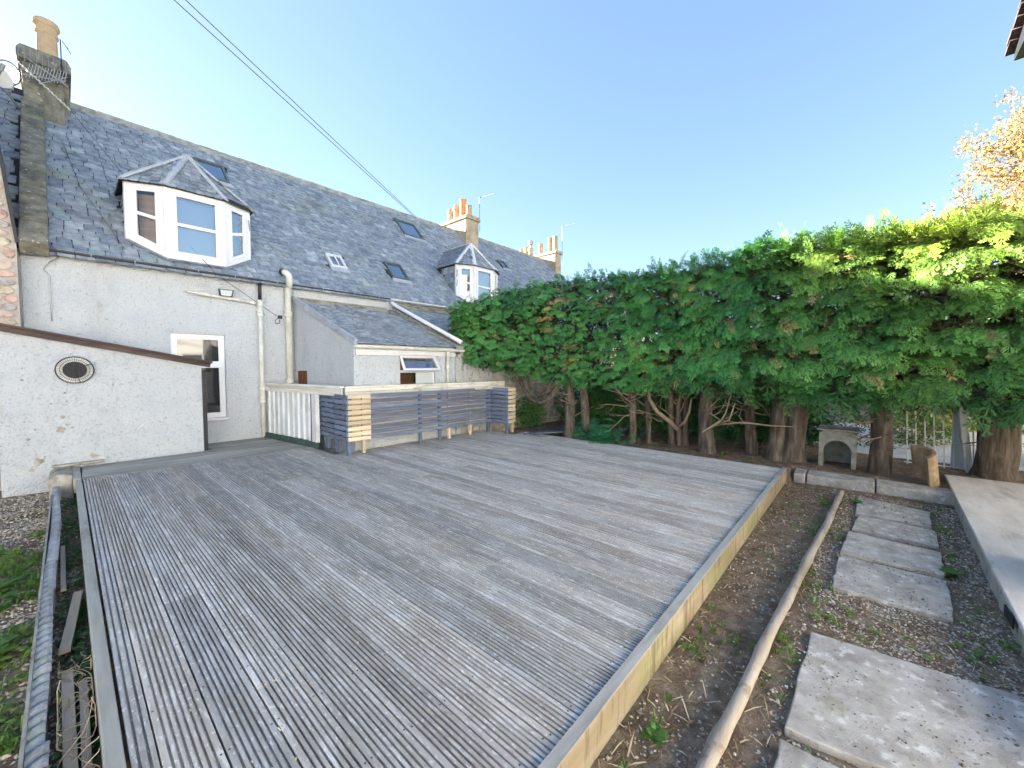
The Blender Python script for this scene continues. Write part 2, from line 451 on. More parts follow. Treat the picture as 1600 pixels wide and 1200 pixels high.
# ================================================================ ground
def bank(x, y):
    """height of the garden soil"""
    z = -0.185
    if x < 0.5:
        z = -0.185 - 0.11 * min(1, max(0, (0.5 - x) / 0.5))
    # the hedge bank and the garden behind it lie at deck level
    e = 6.98 if y > 0.75 else 7.28
    t = min(1, max(0, (x - e) / (0.06 if y > .75 else .12)))
    z = z + t * (-0.03 - z)
    if x > 9.5:
        z -= 0.10 * min(1, (x - 9.5) / 2)
    z += 0.018 * noise.noise(Vector((x * 2.1, y * 2.1, 0))) + 0.010 * noise.noise(Vector((x * 7, y * 7, 3)))
    return z
def axis(lo, hi, step, far):
    a = [lo + step * i for i in range(int((hi - lo) / step) + 1)]
    s = step
    x = a[-1]
    while x < far:
        s *= 1.5
        x += s
        a.append(x)
    s, x, pre = step, lo, []
    while x > -far:
        s *= 1.5
        x -= s
        pre.append(x)
    return pre[::-1] + a
gx, gy = axis(-1.2, 9.6, .06, 900), axis(-1.6, 9.0, .06, 900)
mb = MB()
mb.v = [(x, y, bank(x, y) if -3 < x < 40 and -6 < y < 12 else -.28) for y in gy for x in gx]
nx = len(gx)
mb.f = [(j * nx + i, j * nx + i + 1, (j + 1) * nx + i + 1, (j + 1) * nx + i) for j in range(len(gy) - 1) for i in range(nx - 1)]
mb.t = [1.0] * len(mb.v)
structure(mb.build('ground', M['soil'], smooth=True))
mb = MB()
pts = [(9.3, -7), (9.2, -2.4), (9.05, -.6), (9.25, .5), (10.2, .9), (12.5, 1.3), (15, 1.5), (24, 0), (24, -7)]
mb.add([(x, y, -.015 if x < 10 else -.06) for x, y in pts], [tuple(range(len(pts)))])
structure(mb.build('gravel_yard', M['far_gravel']))

# ================================================================ main cottage
EY, EZ, MS = 9.45, 3.30, 1.05          # eave line and roof slope
RY = 13.15
RZ = EZ + MS * (RY - EY)
FY = 9.5
XA, XB, XC = -0.38, 11.5, 17.9
def roof_pt(x, y, lift=0.0):
    n = Vector((0, -MS, 1)).normalized()
    return Vector((x, y, EZ + MS * (y - EY))) + n * lift

def wall_y(mb, y, x0, x1, z0, z1, holes=(), depth=.16, tint=1.0):
    """-Y facing wall plane with openings and their reveals"""
    xs = sorted({x0, x1, *[h[0] for h in holes], *[h[1] for h in holes]})
    zs = sorted({z0, z1, *[h[2] for h in holes], *[h[3] for h in holes]})
    for i in range(len(xs) - 1):
        for k in range(len(zs) - 1):
            cx, cz = (xs[i] + xs[i + 1]) / 2, (zs[k] + zs[k + 1]) / 2
            if any(h[0] < cx < h[1] and h[2] < cz < h[3] for h in holes):
                continue
            mb.add([(xs[i], y, zs[k]), (xs[i + 1], y, zs[k]), (xs[i + 1], y, zs[k + 1]), (xs[i], y, zs[k + 1])], [(0, 1, 2, 3)], tint)
    for (a, b, c, d) in holes:
        e = y + depth
        mb.add([(a, y, c), (b, y, c), (b, y, d), (a, y, d), (a, e, c), (b, e, c), (b, e, d), (a, e, d)],
               [(0, 4, 5, 1), (1, 5, 6, 2), (2, 6, 7, 3), (3, 7, 4, 0)], tint)

house = thing('cottage', 'long white roughcast cottage with slate roof, bay dormers and dark gutter', 'house', (5, FY, -.2))
WIN = (1.307, 2.135, .44, 2.11)
mb = MB()
wall_y(mb, FY, XA, XB, -.7, EZ + .02, [WIN], .14)
D2 = 16.8
mb.add([(XA, D2, -.7), (XB, D2, -.7), (XB, D2, EZ), (XA, D2, EZ)], [(3, 2, 1, 0)])
for x in (XA, XB):
    mb.add([(x, FY, -.7), (x, D2, -.7), (x, D2, EZ), (x, RY, RZ - .05), (x, FY, EZ)], [(0, 1, 2, 3, 4)])
mb.build('wall', M['harl'], house)

# --- slates
SLATE_T = [(.72, .75, .82), (.86, .88, .94), (1.0, 1.0, 1.02), (1.10, 1.10, 1.10), (1.36, 1.35, 1.32), (.94, 1.02, .98), (1.06, 1.06, 1.1)]
SLATE_W = (.165, .195, .225, .265)
slate_meshes = {}
def slate_mesh(wi, ti):
    if (wi, ti) not in slate_meshes:
        w = SLATE_W[wi] - .013
        b = MB()
        c = .012 + .01 * (ti % 3)      # clipped lower corners
        L_, T_ = .27, .022
        poly = [(-w / 2 + c, 0, 0), (w / 2 - c * .4, 0.004 * (ti % 2), 0), (w / 2, c, 0), (w / 2, L_, 0), (-w / 2, L_, 0), (-w / 2, c, 0)]
        b.prism(poly, (0, 0, T_), SLATE_T[ti])
        slate_meshes[(wi, ti)] = b.mesh('slate', M['slate'])
    return slate_meshes[(wi, ti)]
def slate_field(o, u, v, width_at, nrows, gauge, skip=None, scale=1.0, seed=1):
    """list of (matrix, width index, tint index, centre) on a plane: o origin, u along the eave, v up the slope"""
    rr = random.Random(seed)
    o, u, v = Vector(o), Vector(u).normalized(), Vector(v).normalized()
    n = u.cross(v).normalized()
    out = []
    tilt = math.atan2(.024, gauge) * .8
    for r in range(nrows):
        a, b = width_at(r * gauge)
        x = a - rr.random() * .15 * scale
        g = gauge
        while x < b:
            wi = rr.choice((0, 1, 1, 2, 2, 3))
            w = SLATE_W[wi] * scale
            cx = x + w / 2
            x += w
            if cx - w * .2 < a - .05 or cx + w * .1 > b:
                continue
            ti = rr.choice((0, 1, 1, 2, 2, 2, 3, 3, 4, 5, 6))
            p = o + u * cx + v * (r * g + rr.uniform(-.005, .005)) + n * (.019 + rr.uniform(0, .005))
            c = p + v * g / 2
            if skip and skip(c):
                continue
            ang = rr.gauss(0, .006) + (rr.uniform(-.06, .06) if rr.random() < .04 else 0)
            rot = Matrix((u, v, n)).transposed().to_4x4()
            m4 = Matrix.Translation(p) @ rot @ Matrix.Rotation(ang, 4, 'Z') @ Matrix.Rotation(-tilt, 4, 'X') @ Matrix.Scale(scale, 4)
            out.append((m4, wi, ti, c))
    return out
def lay_slates(field, parent, keep, name='slate'):
    """the 'keep' slates that show largest become objects, the rest one joined part"""
    cp = Vector((0, 0, CH))
    order = sorted(range(len(field)), key=lambda i: (field[i][3] - cp).length)
    top = set(order[:keep])
    rest = MB()
    for i, (m4, wi, ti, c) in enumerate(field):
        me = slate_mesh(wi, ti)
        if i in top:
            inst(name, me, parent, m4)
        else:
            rest.add([m4 @ v.co for v in me.vertices], [tuple(p.vertices) for p in me.polygons], SLATE_T[ti])
    if rest.v:
        stuff(rest.build(name + '_courses', M['slate'], parent))

DORM = [dict(xc=1.76), dict(xc=9.36)]
HF, HB = .435, .92                      # half widths: front, back corners of the bay
DYF, DYB, DZT = 9.57, 9.85, 4.76
APY, APZ = 10.2, 5.63
SKY = [(2.30, 2.90, 12.02, 12.60), (7.93, 8.74, 12.0, 12.66), (4.52, 4.92, 10.07, 10.43), (6.25, 6.80, 10.07, 10.58)]
SKYB = [(12.55, 12.95, 11.7, 12.05)]
def skip_main(c):
    for d in DORM:
        dx = abs(c.x - d['xc'])
        if dx < HB + .02 and c.y > DYB - .02 and c.z < APZ and dx < HB * (1 if c.z < DZT else (APZ - c.z) / (APZ - DZT)):
            return True
        if dx < HB and c.y > DYF + (dx - HF) / (HB - HF) * (DYB - DYF) and c.z < DZT and c.y > DYF:
            return True
    for (a, b, y0, y1) in SKY + SKYB:
        if a - .03 < c.x < b + .03 and y0 - .06 < c.y < y1 + .02:
            return True
    return False
def gable_roof(parent, x0, x1, keep, seed):
    mb = MB()
    mb.add([roof_pt(x0, EY - .06), roof_pt(x1, EY - .06), (x1, RY, RZ), (x0, RY, RZ), (x1, D2 + .1, EZ), (x0, D2 + .1, EZ)], [(0, 1, 2, 3), (3, 2, 4, 5)])
    rf = mb.build('roof', M['underlay'], parent)
    vv = Vector((0, 1, MS)).normalized()
    ln = (RY - EY + .1) * math.hypot(1, MS)
    g = .165
    f = slate_field(roof_pt(0, EY - .12), (1, 0, 0), vv, lambda s: (x0 + (.17 if x0 == XA else 0), x1), int(ln / g), g, skip_main, seed=seed)
    lay_slates(f, rf, keep)
    # ridge of overlapping stone pieces
    x = x0 + (.62 if x0 < 0 else .4)
    i = 0
    ridge_me = None
    b = MB()
    b.prism([(0, -.17, -.175), (0, -.015, .035), (0, .015, .035), (0, .17, -.175), (0, .13, -.185), (0, 0, -.02), (0, -.13, -.185)], (.445, 0, 0))
    ridge_me = b.mesh('ridge_stone', M['cement'])
    while x < x1 - .4:
        inst('ridge_stone', ridge_me, rf, Matrix.Translation((x, RY, RZ + .035 + .006 * (i % 2))))
        x += .45
        i += 1
    return rf
roof = gable_roof(house, XA, XB, 255, 3)

# --- gutter and pipes on the cottage wall
def half_gutter(name, parent, p, q, r, mat, n=8):
    p, q = Vector(p), Vector(q)
    b = MB()
    sd = Vector((0, 1, 0)) if abs((q - p).x) > abs((q - p).y) else Vector((1, 0, 0))
    vs, fs = [], []
    for c in (p, q):
        for rr in (r, r - .008):
            for k in range(n + 1):
                a = math.pi * k / n
                vs.append(c + sd * math.cos(a) * rr - Vector((0, 0, 1)) * math.sin(a) * rr)
    m_ = n + 1
    for k in range(n):
        fs += [(k, k + 1, 2 * m_ + k + 1, 2 * m_ + k), (m_ + k + 1, m_ + k, 3 * m_ + k, 3 * m_ + k + 1)]
        fs += [(k, m_ + k, m_ + k + 1, k + 1), (2 * m_ + k + 1, 3 * m_ + k + 1, 3 * m_ + k, 2 * m_ + k)]
    fs += [(0, 2 * m_, 3 * m_, m_), (n, m_ + n, 3 * m_ + n, 2 * m_ + n)]
    return b.add(vs, fs).build(name, mat, parent, smooth=False)
GY = 9.39
gt = half_gutter('gutter', house, (-.27, GY, 3.29), (5.72, GY, 3.265), .062, M['black_pipe'])
for x in (.35, .86, 1.72, 2.3, 3.05, 4.0, 4.75, 5.4):
    b = MB()
    b.tube([(x, GY + .07 * math.cos(a), 3.285 - .07 * math.sin(a)) for a in [math.pi * k / 8 for k in range(9)]], .009, 5)
    b.build('bracket', M['galv'], gt)
half_gutter('gutter', house, (5.74, GY, 3.27), (XB, GY, 3.25), .062, M['cream_pipe'])
def pipe_run(parent, pts, r, mat, collars=(), name='downpipe'):
    b = MB()
    b.tube(pts, r, 12)
    o = b.build(name, mat, parent, smooth=True)
    for c in collars:
        c = Vector(c)
        k = MB()
        k.lathe(c, [(r * 1.02, -.06), (r * 1.38, -.05), (r * 1.38, -.02), (r * 1.22, -.01), (r * 1.22, .03), (r * 1.42, .035), (r * 1.42, .06), (r * 1.02, .065)], 12)
        k.build('collar', mat, o, smooth=False)
    return o
pipe_run(house, [(2.745, GY + .02, 3.25), (2.745, FY - .07, 3.1), (2.745, FY - .07, 2.86)], .034, M['black_pipe'])
pipe_run(house, [(2.745, FY - .07, 2.87), (2.745, FY - .07, .03)], .045, M['cream_pipe'], [(2.745, FY - .07, z) for z in (2.80, 2.58, 1.05, .78)])
pts = [(1.55, FY - .05, 2.885), (1.68, FY - .05, 2.875), (1.75, FY - .05, 2.872), (2.68, FY - .06, 2.80)]
b = MB()
b.tube(pts, [.016, .026, .036, .036], 10)
br = b.build('branch_pipe', M['cream_pipe'], house, smooth=True)
for x in (1.76, 2.2, 2.60):
    k = MB()
    z = 2.872 - (x - 1.75) * .077
    k.tube([(x - .035, FY - .055, z + .003), (x + .035, FY - .055, z - .003)], .046, 10)
    k.build('collar', M['cream_pipe'], br)
# thick soil pipe with a swan neck over the gutter
sp = [(3.28, FY - .09, .3), (3.28, FY - .09, 3.12), (3.28, FY - .11, 3.20), (3.28, FY - .18, 3.28), (3.26, FY - .25, 3.36), (3.235, FY - .28, 3.43), (3.20, FY - .22, 3.485), (3.17, FY - .16, 3.50)]
so = pipe_run(house, sp, .066, M['cream_pipe'], [(3.28, FY - .09, z) for z in (1.18, 2.62)], 'soil_pipe')
k = MB()
k.tube([(3.178, FY - .175, 3.497), (3.15, FY - .125, 3.508)], .074, 12)
k.build('vent_cap', M['black_pipe'], so)

# --- kitchen window
def casement(parent, x0, x1, z0, z1, y, fr=.055, transom=None, glass='glass', name='window', sill=True, mat='upvc'):
    b = MB()
    d = .06
    b.box((x0, y, z0), (x0 + fr, y + d, z1)).box((x1 - fr, y, z0), (x1, y + d, z1))
    b.box((x0 + fr, y, z0), (x1 - fr, y + d, z0 + fr)).box((x0 + fr, y, z1 - fr), (x1 - fr, y + d, z1))
    w = b.build(name, M[mat], parent)
    zs = [z0 + fr, z1 - fr]
    if transom:
        t = MB()
        t.box((x0 + fr, y + .002, transom - .035), (x1 - fr, y + d - .002, transom + .035))
        t.build('transom', M[mat], w)
        zs = [z0 + fr, transom - .035, transom + .035, z1 - fr]
    for i in range(0, len(zs), 2):
        s = MB()
        q = .028
        a, bb, c, e = x0 + fr, x1 - fr, zs[i], zs[i + 1]
        s.box((a, y + .008, c), (a + q, y + .045, e)).box((bb - q, y + .008, c), (bb, y + .045, e))
        s.box((a + q, y + .008, c), (bb - q, y + .045, c + q)).box((a + q, y + .008, e - q), (bb - q, y + .045, e))
        s.build('sash', M[mat], w)
        g = MB()
        g.add([(a + q, y + .03, c + q), (bb - q, y + .03, c + q), (bb - q, y + .03, e - q), (a + q, y + .03, e - q)], [(0, 1, 2, 3)])
        g.build('pane', M[glass], w)
    if sill:
        s = MB()
        s.box((x0 - .02, y - .12, z0 - .05), (x1 + .02, y + .02, z0 - .003))
        s.build('sill', M['paint'], w, bevel=.006)
    return w
casement(house, WIN[0] + .003, WIN[1] - .003, WIN[2] + .05, WIN[3] - .003, FY + .06, .065, 1.53, 'glass_plain')
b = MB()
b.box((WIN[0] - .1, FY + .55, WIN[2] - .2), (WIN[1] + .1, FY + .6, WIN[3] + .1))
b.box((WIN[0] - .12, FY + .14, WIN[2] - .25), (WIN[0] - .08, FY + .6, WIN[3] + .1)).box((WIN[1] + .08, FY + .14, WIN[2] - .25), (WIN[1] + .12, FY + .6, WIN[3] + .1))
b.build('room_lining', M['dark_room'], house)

# --- dormers
def quad_frame(parent, name, A, B, C, D, fr, th, mat):
    """frame around the quad A B C D (counter-clockwise seen from outside)"""
    P = [Vector(p) for p in (A, B, C, D)]
    n = (P[1] - P[0]).cross(P[3] - P[0]).normalized()
    I = []
    for i in range(4):
        e1 = (P[(i + 1) % 4] - P[i]).normalized()
        e0 = (P[i - 1] - P[i]).normalized()
        sn = max(.3, e1.cross(e0).length)
        I.append(P[i] + (e1 + e0) * fr / sn)
    b = MB()
    vs = P + I + [p + n * th for p in P] + [p + n * th for p in I]
    fs = []
    for i in range(4):
        j = (i + 1) % 4
        fs += [(8 + i, 8 + j, 12 + j, 12 + i), (i, 8 + i, 8 + j, j)[::-1], (4 + i, 4 + j, 12 + j, 12 + i)]
    b.add(vs, fs)
    o = b.build(name, mat, parent)
    return o, I, n
def lerp(a, b, t):
    return Vector(a) + (Vector(b) - Vector(a)) * t
def dormer(parent, xc, lead, wood_left, seed):
    yr = lambda y: EZ + MS * (y - EY) + .03
    FLb, FRb = Vector((xc - HF, DYF, yr(DYF))), Vector((xc + HF, DYF, yr(DYF)))
    BLb, BRb = Vector((xc - HB, DYB, yr(DYB))), Vector((xc + HB, DYB, yr(DYB)))
    top = lambda v: Vector((v.x, v.y, DZT))
    b = MB()
    yb = EY + (DZT - EZ) / MS + .2
    # cheeks run back into the roof
    b.add([BLb, (xc - HB, yb, DZT - .2), (xc - HB, yb, DZT), top(BLb)], [(3, 2, 1, 0)])
    b.add([BRb, (xc + HB, yb, DZT - .2), (xc + HB, yb, DZT), top(BRb)], [(0, 1, 2, 3)])
    d = b.build('dormer', M['underlay'], parent)
    # corner posts and bay walls
    faces = [(BLb, FLb), (FLb, FRb), (FRb, BRb)]
    for i, (p, q) in enumerate(faces):
        A, B_, C, D_ = p, q, top(q), top(p)
        # boarded bay frame
        f, I, n = quad_frame(d, 'bay_frame', A, B_, C, D_, .10, .02, M['paint'])
        w, J, n = quad_frame(d, 'window_frame', *[x + n * .004 for x in I], .045, .035, M['upvc'])
        # transom
        a, e = lerp(J[0], J[3], .47), lerp(J[1], J[2], .47)
        t = MB()
        t.bar(lerp(J[0], J[3], .5) + n * .012, lerp(J[1], J[2], .5) + n * .012, .04, .055)
        t.build('transom', M['upvc'], d)
        g = MB()
        g.add([x - n * .004 for x in J], [(0, 1, 2, 3)])
        g.build('pane', M['glass_clear' if (i == 0 and wood_left) else 'glass'], d)
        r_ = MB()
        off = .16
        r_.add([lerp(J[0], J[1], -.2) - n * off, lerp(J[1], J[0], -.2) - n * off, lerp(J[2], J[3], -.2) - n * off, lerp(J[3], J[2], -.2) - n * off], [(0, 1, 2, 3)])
        r_.build('bay_backing', M['interior_wood' if (i == 0 and wood_left) else 'sky_reflection'], d)  # wood lining in the left bay; blue backing imitates reflected sky
        # sill flashing dressed onto the slates
        s = MB()
        dn = Vector((0, -1, -MS)).normalized()
        s.add([p + n * .02 + Vector((0, 0, .03)), q + n * .02 + Vector((0, 0, .03)), q + n * .06 + dn * .06 + Vector((0, 0, -.0)), p + n * .06 + dn * .06 + Vector((0, 0, .0))], [(3, 2, 1, 0), (0, 1, 2, 3)])
        s.build('flashing', M['lead'], d)
        m_ = MB()
        m_.bar(p + n * .02 + Vector((0, 0, .025)), q + n * .02 + Vector((0, 0, .025)), .05, .04)
        m_.build('sill', M['paint'], d)
    for c in (FLb, FRb, BLb, BRb):
        pmb = MB()
        pmb.tube([c + Vector((0, .02, -.02)), top(c) + Vector((0, .02, 0))], .05, 8)
        pmb.build('corner_post', M['paint'], d)
    # roof: five slated facets up to a point, with lead hips
    ov = .09
    def ow(v, k):
        return Vector((v.x + k * ov, v.y - ov * .75, DZT - .03))
    e = [Vector((xc - HB - ov, yb + .0, DZT - .03)), ow(BLb, -1), ow(FLb, -.35), ow(FRb, .35), ow(BRb, 1), Vector((xc + HB + ov, yb + .0, DZT - .03))]
    ap = Vector((xc, APY, APZ))
    rb = Vector((xc, EY + (APZ - EZ) / MS + .1, APZ))
    tris = [(e[0], e[1], ap, rb), (e[1], e[2], ap), (e[2], e[3], ap), (e[3], e[4], ap), (e[4], e[5], rb, ap)]
    rm = MB()
    for t in tris:
        rm.add(t, [tuple(range(len(t)))])
    und = rm.build('dormer_roof', M['underlay'], d)
    fld = []
    for i, t in enumerate(tris):
        o = t[0]
        u = (t[1] - t[0]).normalized()
        wv = (t[1] - t[0]).length
        peak = [x for x in t[2:]]
        n = u.cross(peak[0] - o).normalized()
        v = n.cross(u).normalized()
        L2 = [((x - o).dot(u), (x - o).dot(v)) for x in t]
        hgt = max(y for _, y in L2)
        def width_at(s, L2=L2):
            xs = []
            for k in range(len(L2)):
                (xa, ya), (xb_, yb_) = L2[k], L2[(k + 1) % len(L2)]
                if (ya - s) * (yb_ - s) <= 0 and abs(ya - yb_) > 1e-6:
                    xs.append(xa + (xb_ - xa) * (s - ya) / (yb_ - ya))
            return (min(xs), max(xs)) if len(xs) >= 2 else (0, 0)
        fld += slate_field(o, u, v, width_at, int(hgt / .12), .12, None, .62, seed + i)
    rest = MB()
    for (m4, wi, ti, c) in fld:
        me = slate_mesh(wi, ti)
        rest.add([m4 @ x.co for x in me.vertices], [tuple(p.vertices) for p in me.polygons], SLATE_T[ti])
    stuff(rest.build('slate_courses', M['slate'], d))
    for (p, q) in ((e[1], ap), (e[2], ap), (e[3], ap), (e[4], ap), (ap, rb)):
        h = MB()
        nseg = 3
        for s in range(nseg):
            a, c = lerp(p, q, s / nseg - (.02 if s else 0)), lerp(p, q, (s + 1) / nseg)
            h.bar(a + Vector((0, 0, .035 + .004 * s)), c + Vector((0, 0, .035 + .004 * s)), .13, .022)
        h.tube([p + Vector((0, 0, .045)), q + Vector((0, 0, .05))], .026, 6)
        h.build('hip_flashing', lead, d)
    # slated cheeks
    for sgn, x in ((-1, xc - HB), (1, xc + HB)):
        u = Vector((0, -1, 0)) if sgn < 0 else Vector((0, 1, 0))
        o = Vector((x, yb if sgn < 0 else DYB, yr(DYB)))
        ln = yb - DYB
        hg = DZT - yr(DYB)
        wa = (lambda s: (0 + s / MS * 0 + (0), ln - 0)) 
        def wa(s, sgn=sgn):
            cut = s / MS
            return (max(0, ln - cut - .12) * 0 + (ln - min(ln, cut + .1)), ln) if sgn < 0 else (0, min(ln, cut + .1))
        fl = slate_field(o, u, (0, 0, 1), wa, max(1, int(hg / .15)), .15, None, .8, seed + 40)
        cm = MB()
        for (m4, wi, ti, c) in fl:
            me = slate_mesh(wi, ti)
            cm.add([m4 @ vv.co for vv in me.vertices], [tuple(p.vertices) for p in me.polygons], SLATE_T[ti])
        if cm.v:
            stuff(cm.build('cheek_slates', M['slate'], d))
    return d
dormer(house, DORM[0]['xc'], M['lead'], True, 50)
dormer(house, DORM[1]['xc'], M['paint'], False, 80)

# --- roof windows
def roof_window(parent, x0, x1, y0, y1, mat, bars=0):
    def P(x, y, l):
        return roof_pt(x, y, l)
    b = MB()
    fr = .05
    h = .085
    c = [(x0, y0), (x1, y0), (x1, y1), (x0, y1)]
    ci = [(x0 + fr, y0 + fr * .8), (x1 - fr, y0 + fr * .8), (x1 - fr, y1 - fr * .8), (x0 + fr, y1 - fr * .8)]
    vs = [P(*p, 0) for p in c] + [P(*p, h) for p in c] + [P(*p, h) for p in ci] + [P(*p, h - .04) for p in ci]
    fs = []
    for i in range(4):
        j = (i + 1) % 4
        fs += [(i, j, 4 + j, 4 + i), (4 + i, 4 + j, 8 + j, 8 + i), (8 + i, 8 + j, 12 + j, 12 + i)]
    w = b.add(vs, fs).build('roof_window', mat, parent)
    g = MB()
    g.add([P(*p, h - .03) for p in ci], [(0, 1, 2, 3)])
    g.build('pane', M['glass'], w)
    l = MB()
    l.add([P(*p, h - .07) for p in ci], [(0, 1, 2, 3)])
    l.build('skylight_backing', M['paint'] if bars else M['sky_reflection'], w)  # blue backing imitates sky mirrored in the pane
    for k in range(bars):
        x = x0 + (x1 - x0) * (k + 1) / (bars + 1)
        m_ = MB()
        m_.bar(P(x, y0 + .03, h + .002), P(x, y1 - .03, h + .002), .03, .02, roof_pt(0, 0, 1) - roof_pt(0, 0, 0))
        m_.build('glazing_bar', mat, w)
    f = MB()
    f.add([P(x0 - .05, y0 - .11, .047), P(x1 + .05, y0 - .11, .047), P(x1 + .03, y0, .06), P(x0 - .03, y0, .06)], [(0, 1, 2, 3)])
    f.build('apron_flashing', M['lead'], w)
M['velux'] = mk('grey_green_window_metal', [(.07, .09, .085), (.11, .13, .12)], 5, rough=.45)
for i, s in enumerate(SKY):
    roof_window(house, *s, M['velux'] if i != 2 else M['paint'], 1 if i == 2 else 0)

# --- gable skew stones up the left edge
sk = MB()
for i in range(9):
    ya, yb_ = EY - .12 + i * .36, EY - .12 + (i + 1) * .36 - .006
    a, c = roof_pt(-.235, ya, .10 + .012 * (i % 2)), roof_pt(-.235, yb_, .10 + .012 * (i % 2))
    s = MB()
    s.bar(a, c, .29, .26, roof_pt(0, 0, 1) - roof_pt(0, 0, 0))
    s.build('skew_stone', M['lichen'], house, bevel=.02)
s = MB()
s.box((-.38, 9.32, 3.28), (-.09, 9.5, 3.45))
s.build('skew_putt', M['lichen'], house, bevel=.03)

# --- chimneys
def chimney_pot(parent, c, h, r, mat, style=0):
    b = MB()
    if style == 0:
        b.lathe(c, [(r * 1.12, 0), (r * 1.12, .05), (r * .98, .08), (r * .92, h * .62), (r * 1.08, h * .66), (r * 1.08, h * .70), (r * .98, h * .72), (r * 1.0, h * .82), (r * 1.22, h * .87), (r * 1.22, h * .95), (r * 1.08, h), (r * .8, h), (r * .8, h * .8)], 18)
    elif style == 1:
        b.lathe(c, [(r * 1.05, 0), (r, h * .95), (r * 1.1, h * .96), (r * 1.1, h), (r * .85, h), (r * .85, h * .8)], 16)
    else:
        b.lathe(c, [(r * 1.1, 0), (r * 1.0, .06), (r * .85, h * .6), (r * 1.15, h * .72), (r * 1.15, h * .85), (r * .8, h), (r * .6, h), (r * .6, h * .8)], 16)
    return b.build('chimney_pot', mat, parent, smooth=False)
ch = MB()
ch.box((-.345, 12.35, 5.4), (.185, 13.75, 7.42))
c0 = ch.build('chimney', M['lichen'], house, bevel=.02)
b = MB()
b.box((.187, 12.7, 5.6), (.265, 13.72, 7.42))
b.build('chimney_shoulder', M['lichen'], c0)
b = MB()
b.prism([(-.41, 12.27, 7.42), (.30, 12.27, 7.42), (.30, 12.27, 7.56), (.24, 12.27, 7.68), (-.36, 12.27, 7.68), (-.41, 12.27, 7.6)], (0, 1.56, 0))
b.build('cope', M['lichen'], c0, bevel=.015)
b = MB()
b.box((-.36, 12.31, 7.20), (.20, 13.79, 7.27))
b.build('string_course', M['lichen'], c0, bevel=.01)
chimney_pot(c0, (-.01, 12.6, 7.68), .76, .155, M['pot'], 0)
b = MB()
for i in range(9):
    x = -.38 + i * .075
    b.tube([(x, 12.26, 7.36), (x, 12.24, 7.62)], .005, 4)
b.build('bird_spikes', M['galv'], c0)
ch1 = MB()
ch1.box((11.14, 12.4, 5.4), (11.84, 14.1, 7.56))
c1 = ch1.build('chimney', M['buff'], house, bevel=.02)
b = MB()
b.prism([(11.08, 12.33, 7.56), (11.90, 12.33, 7.56), (11.90, 12.33, 7.66), (11.80, 12.33, 7.74), (11.18, 12.33, 7.74), (11.08, 12.33, 7.66)], (0, 1.85, 0))
b.build('cope', M['buff'], c1, bevel=.015)
for (y, h, r, mt, st) in ((12.6, .46, .12, 'pot', 1), (12.98, .80, .145, 'pot_red', 1), (13.4, .68, .14, 'pot', 2), (13.8, .60, .13, 'pot', 2)):
    chimney_pot(c1, (11.48, y, 7.74), h, r, M[mt], st)

# --- next cottage along the row
nb = thing('terraced_cottage', 'far end of the row with plain slate slope under a big chimney of many pots', 'house', (14.5, FY, -.2))
mb = MB()
wall_y(mb, FY, XB + .004, XC, -.7, EZ + .02)
mb.add([(XC, FY, -.7), (XC, D2, -.7), (XC, D2, EZ), (XC, RY, RZ - .05), (XC, FY, EZ)], [(0, 1, 2, 3, 4)])
mb.add([(XB + .004, D2, -.7), (XC, D2, -.7), (XC, D2, EZ), (XB + .004, D2, EZ)], [(3, 2, 1, 0)])
mb.build('wall', M['harl_old'], nb)
gable_roof(nb, XB, XC, 0, 9)
for s in SKYB:
    roof_window(nb, *s, M['velux'])
b = MB()
b.box((17.42, 12.4, 5.2), (17.94, 15.2, 7.46))
c2 = b.build('chimney', M['buff'], nb, bevel=.02)
b = MB()
b.prism([(17.36, 12.33, 7.46), (18.0, 12.33, 7.46), (18.0, 12.33, 7.55), (17.9, 12.33, 7.63), (17.46, 12.33, 7.63), (17.36, 12.33, 7.55)], (0, 2.94, 0))
b.build('cope', M['buff'], c2, bevel=.015)
for (y, h, r, mt, st) in ((12.6, .80, .13, 'pot', 1), (12.95, .78, .13, 'pot', 1), (13.6, .60, .14, 'pot', 2), (14.3, .52, .14, 'pot', 2), (14.62, .58, .13, 'pot', 1), (14.95, .54, .13, 'pot', 1)):
    chimney_pot(c2, (17.68, y, 7.63), h, r, M[mt], st)
b = MB()
b.lathe((17.68, 14.3, 8.15), [(.06, 0), (.06, .16), (.15, .17), (.15, .36), (.02, .42)], 10)
b.build('cowl', M['galv'], c2)

# --- cottage on the left, mostly behind the rubble gable
lb_ = thing('terraced_cottage', 'neighbouring slate roof glimpsed between rubble gable and mossy skew stones', 'house', (-5, FY, -.2))
mb = MB()
wall_y(mb, FY, -11, XA - .004, -.7, EZ + .02)
mb.add([(-11, D2, -.7), (XA - .004, D2, -.7), (XA - .004, D2, EZ), (-11, D2, EZ)], [(3, 2, 1, 0)])
mb.add([(-11, FY, -.7), (-11, D2, -.7), (-11, D2, EZ), (-11, RY, RZ - .05), (-11, FY, EZ)], [(4, 3, 2, 1, 0)])
mb.build('wall', M['harl_old'], lb_)
gable_roof(lb_, -11, XA - .004, 0, 13)

